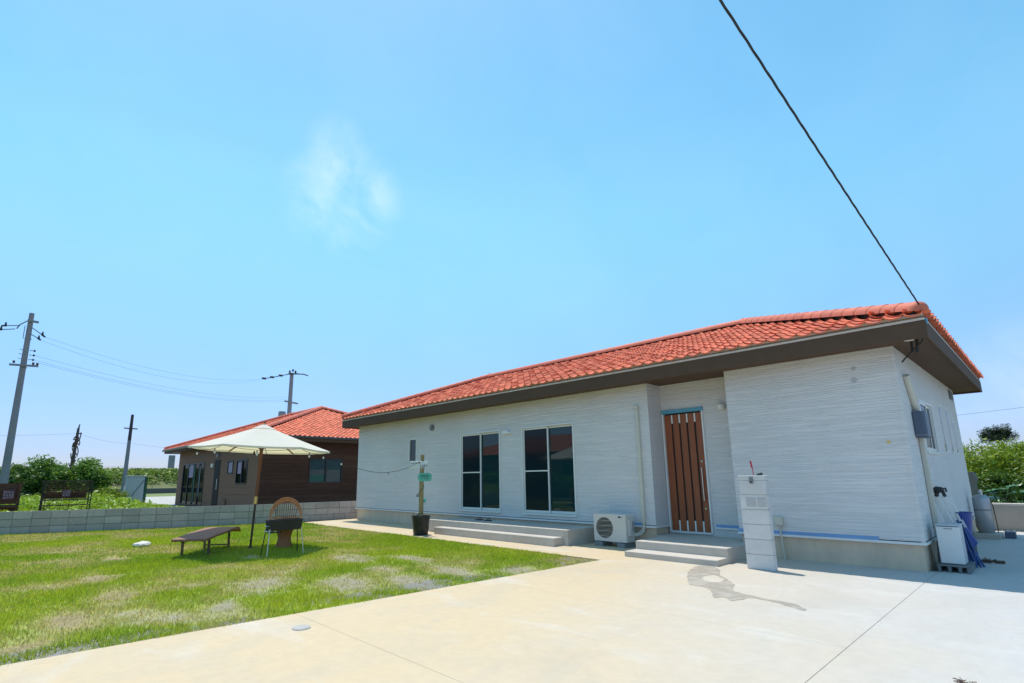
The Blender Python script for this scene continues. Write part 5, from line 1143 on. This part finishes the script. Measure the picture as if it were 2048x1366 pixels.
# rusty cage and rusty frame behind the wall
def cage(name, label, x, y0, y1, z1, dep, bars, cat):
    t = thing(name, label, cat, (x, (y0 + y1) / 2, 0)); r = .016
    for yy in (y0, y1):
        for xx_ in (x, x - dep): build(MB().tube([(xx_, yy, -.03), (xx_, yy + .03, z1)], r, 6), 'post', 'rust_mesh', t)
    for zz_ in (.12, .62, .78, z1):
        for xx_ in (x, x - dep): build(MB().tube([(xx_, y0, zz_), (xx_, y1, zz_)], r * .8, 6), 'rail', 'rust_mesh', t)
        for yy in (y0, y1): build(MB().tube([(x, yy, zz_), (x - dep, yy, zz_)], r * .8, 6), 'rail', 'rust_mesh', t)
    for i in range(bars):
        yy = y0 + (y1 - y0) * (i + 1) / (bars + 1); build(MB().tube([(x + .004, yy, -.03), (x + .004, yy + .02, .62 if i % 3 else z1)], .007, 5), 'bar', 'rust_mesh', t)
    mm_ = MB()
    for i in range(34): yy = y0 + (y1 - y0) * (i + .5) / 34; mm_.tube([(x - dep + .01, yy, .78), (x - dep + .01, yy + .015, z1)], .004, 4)
    for i in range(10): zq = .78 + (z1 - .78) * (i + .5) / 10; mm_.tube([(x - dep + .012, y0, zq), (x - dep + .012, y1, zq)], .004, 4)
    build(mm_, 'wire_mesh', 'rust', t); return t
cg_ = cage('iron_cage', 'rusty iron cage frame with a small pink notice behind the block wall', -21.2, 1.34, 2.50, 1.35, .5, 17, 'cage')
sd0, nd0 = sd, nd; sd = Vector((0, 1, 0)); nd = Vector((1, 0, 0))
def notice(t, c, w, h_, seed):
    o = build(B((c[0] - .006, c[1] - w / 2, c[2] - h_ / 2), (c[0] + .006, c[1] + w / 2, c[2] + h_ / 2)), 'notice', 'plum', t); strokes(o, Vector(c), w * .9, h_ * .8, 3, 4, 'pale_pink', seed, 1, .009)
notice(cg_, (-21.16, 1.90, .98), .20, .21, 12)
build(B((-21.73, 1.40, .82), (-21.70, 2.44, 1.02)), 'rust_sheet', 'rust', cg_)
rb = thing('rusty_stand', 'rusty brown metal stand with a notice next to the tall pole', 'stand', (-20.95, .5, 0))
for yy in (.10, .78): build(MB().beam((-20.95, yy, -.05), (-20.95, yy + .04, 1.34), .07, .05), 'post', 'rust', rb)
build(B((-21.0, .12, .72), (-20.97, .78, 1.30)), 'sheet', 'rust', rb); build(MB().beam((-20.93, .08, .66), (-20.93, .82, .66), .06, .08), 'rail', 'rust', rb)
build(B((-21.05, .12, .2), (-21.02, .78, .64)), 'sheet', 'rust', rb)
notice(rb, (-20.92, .58, .98), .26, .28, 15); sd, nd = sd0, nd0

# ------------------------------------------------------------------ right side of the white house
fr_ = thing('small_fridge', 'small white fridge standing on a pallet by the side wall', 'fridge', (-1.15, 9.5, .088))
build(B((-1.262, 9.36, .092), (-1.022, 9.69, .575)), 'cabinet', 'fridge_side', fr_, bevel=.008)
dr_ = build(B((-1.264, 9.32, .098), (-1.020, 9.357, .565)), 'door', 'fridge_white', fr_, bevel=.008)
build(B((-1.18, 9.312, .538), (-1.09, 9.321, .546)), 'handle_groove', 'grey_plastic', dr_)
build(B((-1.267, 9.318, .576), (-1.017, 9.70, .592)), 'top', 'fridge_side', fr_, bevel=.005)
pa = thing('pallet', 'weathered wooden pallet under the small fridge', 'pallet', (-1.15, 9.6, 0))
for yq in (9.32, 9.48, 9.64, 9.80): build(B((-1.30, yq - .09, .07), (-.965, yq + .01, .088)), 'board', 'pallet_wood', pa, bevel=.003, seg=1)
for xq in (-1.30, -1.195, -1.09, -1.005): build(B((xq, 9.235, .004), (xq + .035, 9.80, .07)), 'bearer', 'pallet_wood', pa, bevel=.003, seg=1)
tr = thing('folded_stand', 'folded white stand with black head leaning on the side wall', 'stand', (-1.12, 10.1, 0))
for k_, (a, b, w) in enumerate((((-1.06, 10.05, .05), (-1.28, 10.0, .93), .075), ((-1.0, 10.10, .05), (-1.205, 10.05, .96), .05), ((-.985, 10.13, .3), (-1.155, 10.09, .92), .05))):
    build(MB().beam(a, b, w, .03, up=(0, -1, 0)), 'strut', 'white_paint', tr, bevel=.004)
build(MB().tube([(-1.33, 9.98, 1.0), (-1.26, 9.99, 1.03), (-1.20, 10.02, 1.03)], [.03, .05, .035], 8).tube([(-1.28, 10.0, .93), (-1.26, 10.0, 1.02)], .025, 8).tube([(-1.19, 10.05, .93), (-1.21, 10.04, 1.02)], .022, 8).tube([(-1.21, 10.03, 1.03), (-1.17, 10.04, 1.05), (-1.165, 10.05, 1.0)], .014, 6), 'head', 'black_plastic', tr, smooth=True)
bk = thing('blue_bucket', 'bright blue plastic bucket behind the small fridge', 'bucket', (-1.06, 10.2, .42))
build(MB().lathe([(.085, .42), (.115, .70), (.125, .70), (.125, .715), (.108, .715), (.08, .44)], (-1.06, 10.2, 0), 20), 'shell', 'bucket_blue', bk, smooth=True)
single(B((-1.18, 10.08, 0), (-.97, 10.32, .42)), 'crate', 'dark_grille', 'dark crate holding up the blue bucket behind the fridge', 'crate', bevel=.01)
fc_ = thing('folding_chair', 'folded blue fabric chair leaning beside the small fridge', 'chair', (-1.000, 10.0, 0))
build(MB().add([(-1.080, 9.95, .50), (-1.020, 9.98, .52), (-0.930, 10.02, .32), (-0.990, 9.98, .22), (-1.070, 9.94, .18), (-1.070, 9.98, .50), (-1.010, 10.01, .52), (-0.920, 10.05, .32), (-0.980, 10.01, .22), (-1.060, 9.97, .18)], [(0, 4, 3, 2, 1), (5, 6, 7, 8, 9), (0, 1, 6, 5), (1, 2, 7, 6), (2, 3, 8, 7), (3, 4, 9, 8), (4, 0, 5, 9)]), 'fabric', 'bucket_blue', fc_)
for a, b in (((-1.090, 9.92, .62), (-0.970, 9.90, .0)), ((-1.060, 9.96, .60), (-0.930, 9.96, .0)), ((-1.070, 10.02, .45), (-0.900, 10.02, .0)), ((-1.090, 9.9, .3), (-1.000, 9.88, 0))): build(MB().tube([a, b], .013, 7), 'leg', 'chair_blue', fc_, smooth=True)
build(MB().prism([(-1.060, 9.93), (-0.970, 9.93), (-0.940, 10.0), (-1.040, 10.0)], .02, .2), 'lower_fabric', 'chair_blue', fc_)
gcy = thing('gas_cylinder', 'grey steel gas cylinder standing on slabs at the rear corner', 'gas cylinder', (-1.16, 14.4, .10))
build(MB().lathe([(.115, .10), (.125, .12), (.125, .14), (.138, .16), (.138, .74), (.125, .79), (.09, .815), (.03, .825)], (-1.16, 14.4, 0), 28), 'tank', 'gas_steel', gcy, smooth=True)
build(MB().lathe([(.139, .52), (.1395, .535), (.139, .55)], (-1.16, 14.4, 0), 28), 'band', 'grey_plastic', gcy, smooth=True)
build(MB().tube([(-1.14, 14.4, .82), (-1.14, 14.4, .93)], .022, 10).box((-1.175, 14.38, .87), (-1.105, 14.42, .905)), 'valve', 'steel', gcy)
build(MB().tube([(-1.14, 14.4, .88), (-1.05, 14.38, .85), (-1.0, 14.4, .6), (-.99, 14.42, .2), (-1.0, 14.45, .1)], .008, 6), 'hose', 'cord', gcy)
sl_ = thing('slab_stack', 'stack of grey slabs under the gas cylinder', 'slabs', (-1.15, 14.4, 0))
for i in range(3): build(B((-1.335, 14.12 + .01 * i, .001 + i * .033), (-.96 + .01 * i, 14.72, .031 + i * .033)), 'slab', 'step_concrete', sl_, bevel=.003, seg=1)
single(B((-.92, 14.5, 0), (-.76, 14.75, .12)), 'block', 'meter_blue', 'dark blue grey block on the ground right of the slab stack', 'block', bevel=.01)
single(B((-.83, 10.52, 0), (-.72, 10.60, .035)), 'wood_offcut', 'debris', 'brown wood offcut on the shaded concrete', 'offcut', bevel=.004)
db = MB(); rr = random.Random(8)
for i in range(40):
    p = Vector((-.95 + rr.uniform(-.07, .09), 10.55 + rr.uniform(-.12, .12), .01)); a = rr.uniform(0, 6.3); l = rr.uniform(.03, .10); db.tube([p, p + Vector((math.cos(a) * l, math.sin(a) * l, rr.uniform(0, .05)))], .005, 4)
setp(build(db, 'dry_twigs', 'debris'), kind='stuff')

rw = thing('rear_wall', 'low tan rendered wall at the back of the plot', 'wall', (1.5, 16.38, 0))
build(B((-1.32, 16.3, -.1), (6.5, 16.44, .54)), 'wall', 'wall_render', rw); build(B((-1.33, 16.28, .542), (6.5, 16.47, .585)), 'coping', 'plaster', rw, bevel=.006)
gravel = MB(); rr = random.Random(12)
for i in range(160):
    p = (rr.uniform(-1.1, 2.5), rr.uniform(16.21, 16.29)); s = rr.uniform(.012, .03); gravel.prism([(p[0] + s * math.cos(t + i), p[1] + s * math.sin(t + i)) for t in (0, 1.3, 2.5, 3.8, 5.1)], -.03, rr.uniform(.0, .02))
setp(build(gravel, 'gravel', 'stone_pale'), kind='stuff')
# rough stone gatepost behind the corner
rk = MB(); rr = random.Random(5); n = 9
for i in range(9):
    for j in range(n): t = 2 * math.pi * j / n; rk.v.append((-1.60 + .16 * math.cos(t) * rr.uniform(.75, 1.15), 17.9 + .16 * math.sin(t) * rr.uniform(.75, 1.15), -.05 + i * .165))
for i in range(8):
    for j in range(n): rk.f.append((i * n + j, i * n + (j + 1) % n, (i + 1) * n + (j + 1) % n, (i + 1) * n + j))
rk.f.append(tuple(8 * n + j for j in range(n)))
single(rk, 'stone_post', 'stone_rough', 'rough weathered stone post behind the gas cylinder', 'post')

# bushes and tree behind the rear wall
RG = 'bushes behind the rear wall'
plant('bush', 'yellow green bush just right of the white house rear corner', 'bush', (-2.0, 23.6, 0), (-2.0, 23.6, 1.15), (1.3, 1.1, 1.22), 56, .42, 170, .06, Yc, Y2c, 61, RG)
plant('bush', 'tall rounded green bush under the dark tree', 'bush', (-.95, 25.4, 0), (-.95, 25.4, 1.15), (1.1, 1.1, 1.25), 52, .42, 170, .06, Yc, Y2c, 62, RG)
plant('bush', 'bush at the right edge behind the rear wall', 'bush', (.35, 23.8, 0), (.35, 23.8, 1.1), (1.1, 1.1, 1.2), 52, .42, 170, .06, Yc, Y2c, 63, RG)
plant('bush', 'bushy green mass outside the right edge of the wall', 'bush', (2.6, 24.2, 0), (2.6, 24.2, 1.2), (1.5, 1.2, 1.3), 50, .5, 130, .07, Yc, Y2c, 64, RG)
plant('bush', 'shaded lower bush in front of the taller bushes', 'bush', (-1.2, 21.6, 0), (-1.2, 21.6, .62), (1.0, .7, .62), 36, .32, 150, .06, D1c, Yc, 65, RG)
plant('bush', 'low green bush along the right end of the wall', 'bush', (.8, 21.2, 0), (.8, 21.2, .6), (1.2, .7, .65), 36, .34, 150, .06, D1c, Y2c, 66, RG)
plant('tree', 'small dark feathery tree rising above the bushes at right', 'tree', (-1.65, 32, 0), (-1.6, 32, 2.72), (.62, .6, .66), 40, .2, 140, .055, (.018, .04, .016), (.045, .075, .03), 67, None, 9, .06, .35, .3)
# big leaved plants over the wall
def big_leaf_mesh():
    m = MB(); rows_ = 9; cols = 6; L_ = 1.0
    for i in range(rows_):
        t = i / (rows_ - 1); w = .42 * math.sin(math.pi * min(1, t * .92 + .08)) ** .8 * (1 - .25 * t) + .002
        for j in range(cols + 1):
            u = j / cols * 2 - 1; m.v.append((u * w, t * L_, .10 * abs(u) - .28 * t * t + .02 * math.sin(t * 14) * abs(u)))
    for i in range(rows_ - 1):
        for j in range(cols): a = i * (cols + 1) + j; m.f.append((a, a + 1, a + cols + 2, a + cols + 1))
    me = m.mesh('leaf'); me.polygons.foreach_set('use_smooth', [True] * len(me.polygons)); return me
BL = big_leaf_mesh(); mat('big_leaf', (.045, .12, .02), .35, .2, 3, (.09, .19, .035), 2, .7, objrand=.25); BL.materials.append(MATS['big_leaf'])
BG = 'large leaved plants behind the rear wall'; r = random.Random(99)
for k_, (x_, y_, sc, lab) in enumerate(((-1.12, 18.4, .55, 'large leaved plant just behind the gas cylinder'), (-.78, 18.9, .62, 'large leaved plant over the middle of the visible rear wall'), (-.50, 18.2, .50, 'large leaved plant leaning on the wall coping at right'), (-.15, 18.8, .66, 'large leaved plant at the right picture edge'), (.6, 18.6, .6, 'large leaved plant right of the picture edge'), (-1.0, 19.8, .62, 'large leaved plant in the shade under the bushes'))):
    t = thing('leafy_plant', lab, 'plant', (x_, y_, 0), group=BG)
    for q in range(9):
        az = q * 2.4 + r.uniform(-.3, .3); el = r.uniform(.1, .9); h_ = r.uniform(.3, .85) * (1.15 if k_ == 3 else 1)
        o = bpy.data.objects.new('leaf', BL); COL.objects.link(o); o.parent = t
        reach = r.uniform(.05, .22); e = Vector((math.cos(az) * reach, math.sin(az) * reach, h_))
        o.matrix_basis = Matrix.Translation(e) @ Matrix.Rotation(az - math.pi / 2, 4, 'Z') @ Matrix.Rotation(el * .7, 4, 'X') @ Matrix.Scale(sc * r.uniform(.6, 1.05), 4)
        build(MB().tube([(0, 0, -.03), (e.x * .4, e.y * .4, h_ * .6), tuple(e)], .012, 5), 'stem', 'big_leaf', t, local=True)
wire((-8, 44, 4.6), (14, 42, 6.4), .3, .008, 'line crossing the sky behind the small dark tree')

# ------------------------------------------------------------------ what the windows mirror: house and hedge across the road
oh = thing('opposite_house', 'red tiled house opposite, seen mirrored in the sliding windows', 'house', (-25, -13, 0))
build(B((-34, -18, -.05), (-15, -9.2, 2.8)), 'wall', 'h2_taupe', oh)
for x_ in (-31, -27, -22.5, -18.5): build(B((x_, -9.2, .3), (x_ + 1.6, -9.16, 2.2)), 'window', 'window_glass', oh)
hip_roof(oh, (-25, -13, 0), -34.6, -14.4, -18.6, -8.6, 2.9, .30, nparts=0, caps=False, sides='F' 'B' 'R')
HG = 'hedge bushes in front of the opposite house'
for i, x_ in enumerate((-30, -26, -22, -18.5, -14.5)):
    plant('hedge_bush', ('first hedge bush from the far end, mirrored in the windows', 'second hedge bush from the far end, mirrored in the windows', 'middle hedge bush, mirrored in the windows', 'fourth hedge bush from the far end, mirrored in the windows', 'nearest hedge bush, mirrored in the windows')[i], 'bush', (x_, -6.3, 0), (x_, -6.3, .85), (1.9, .8, .8), 40, .5, 70, .12, G1, G2, 80 + i, HG)
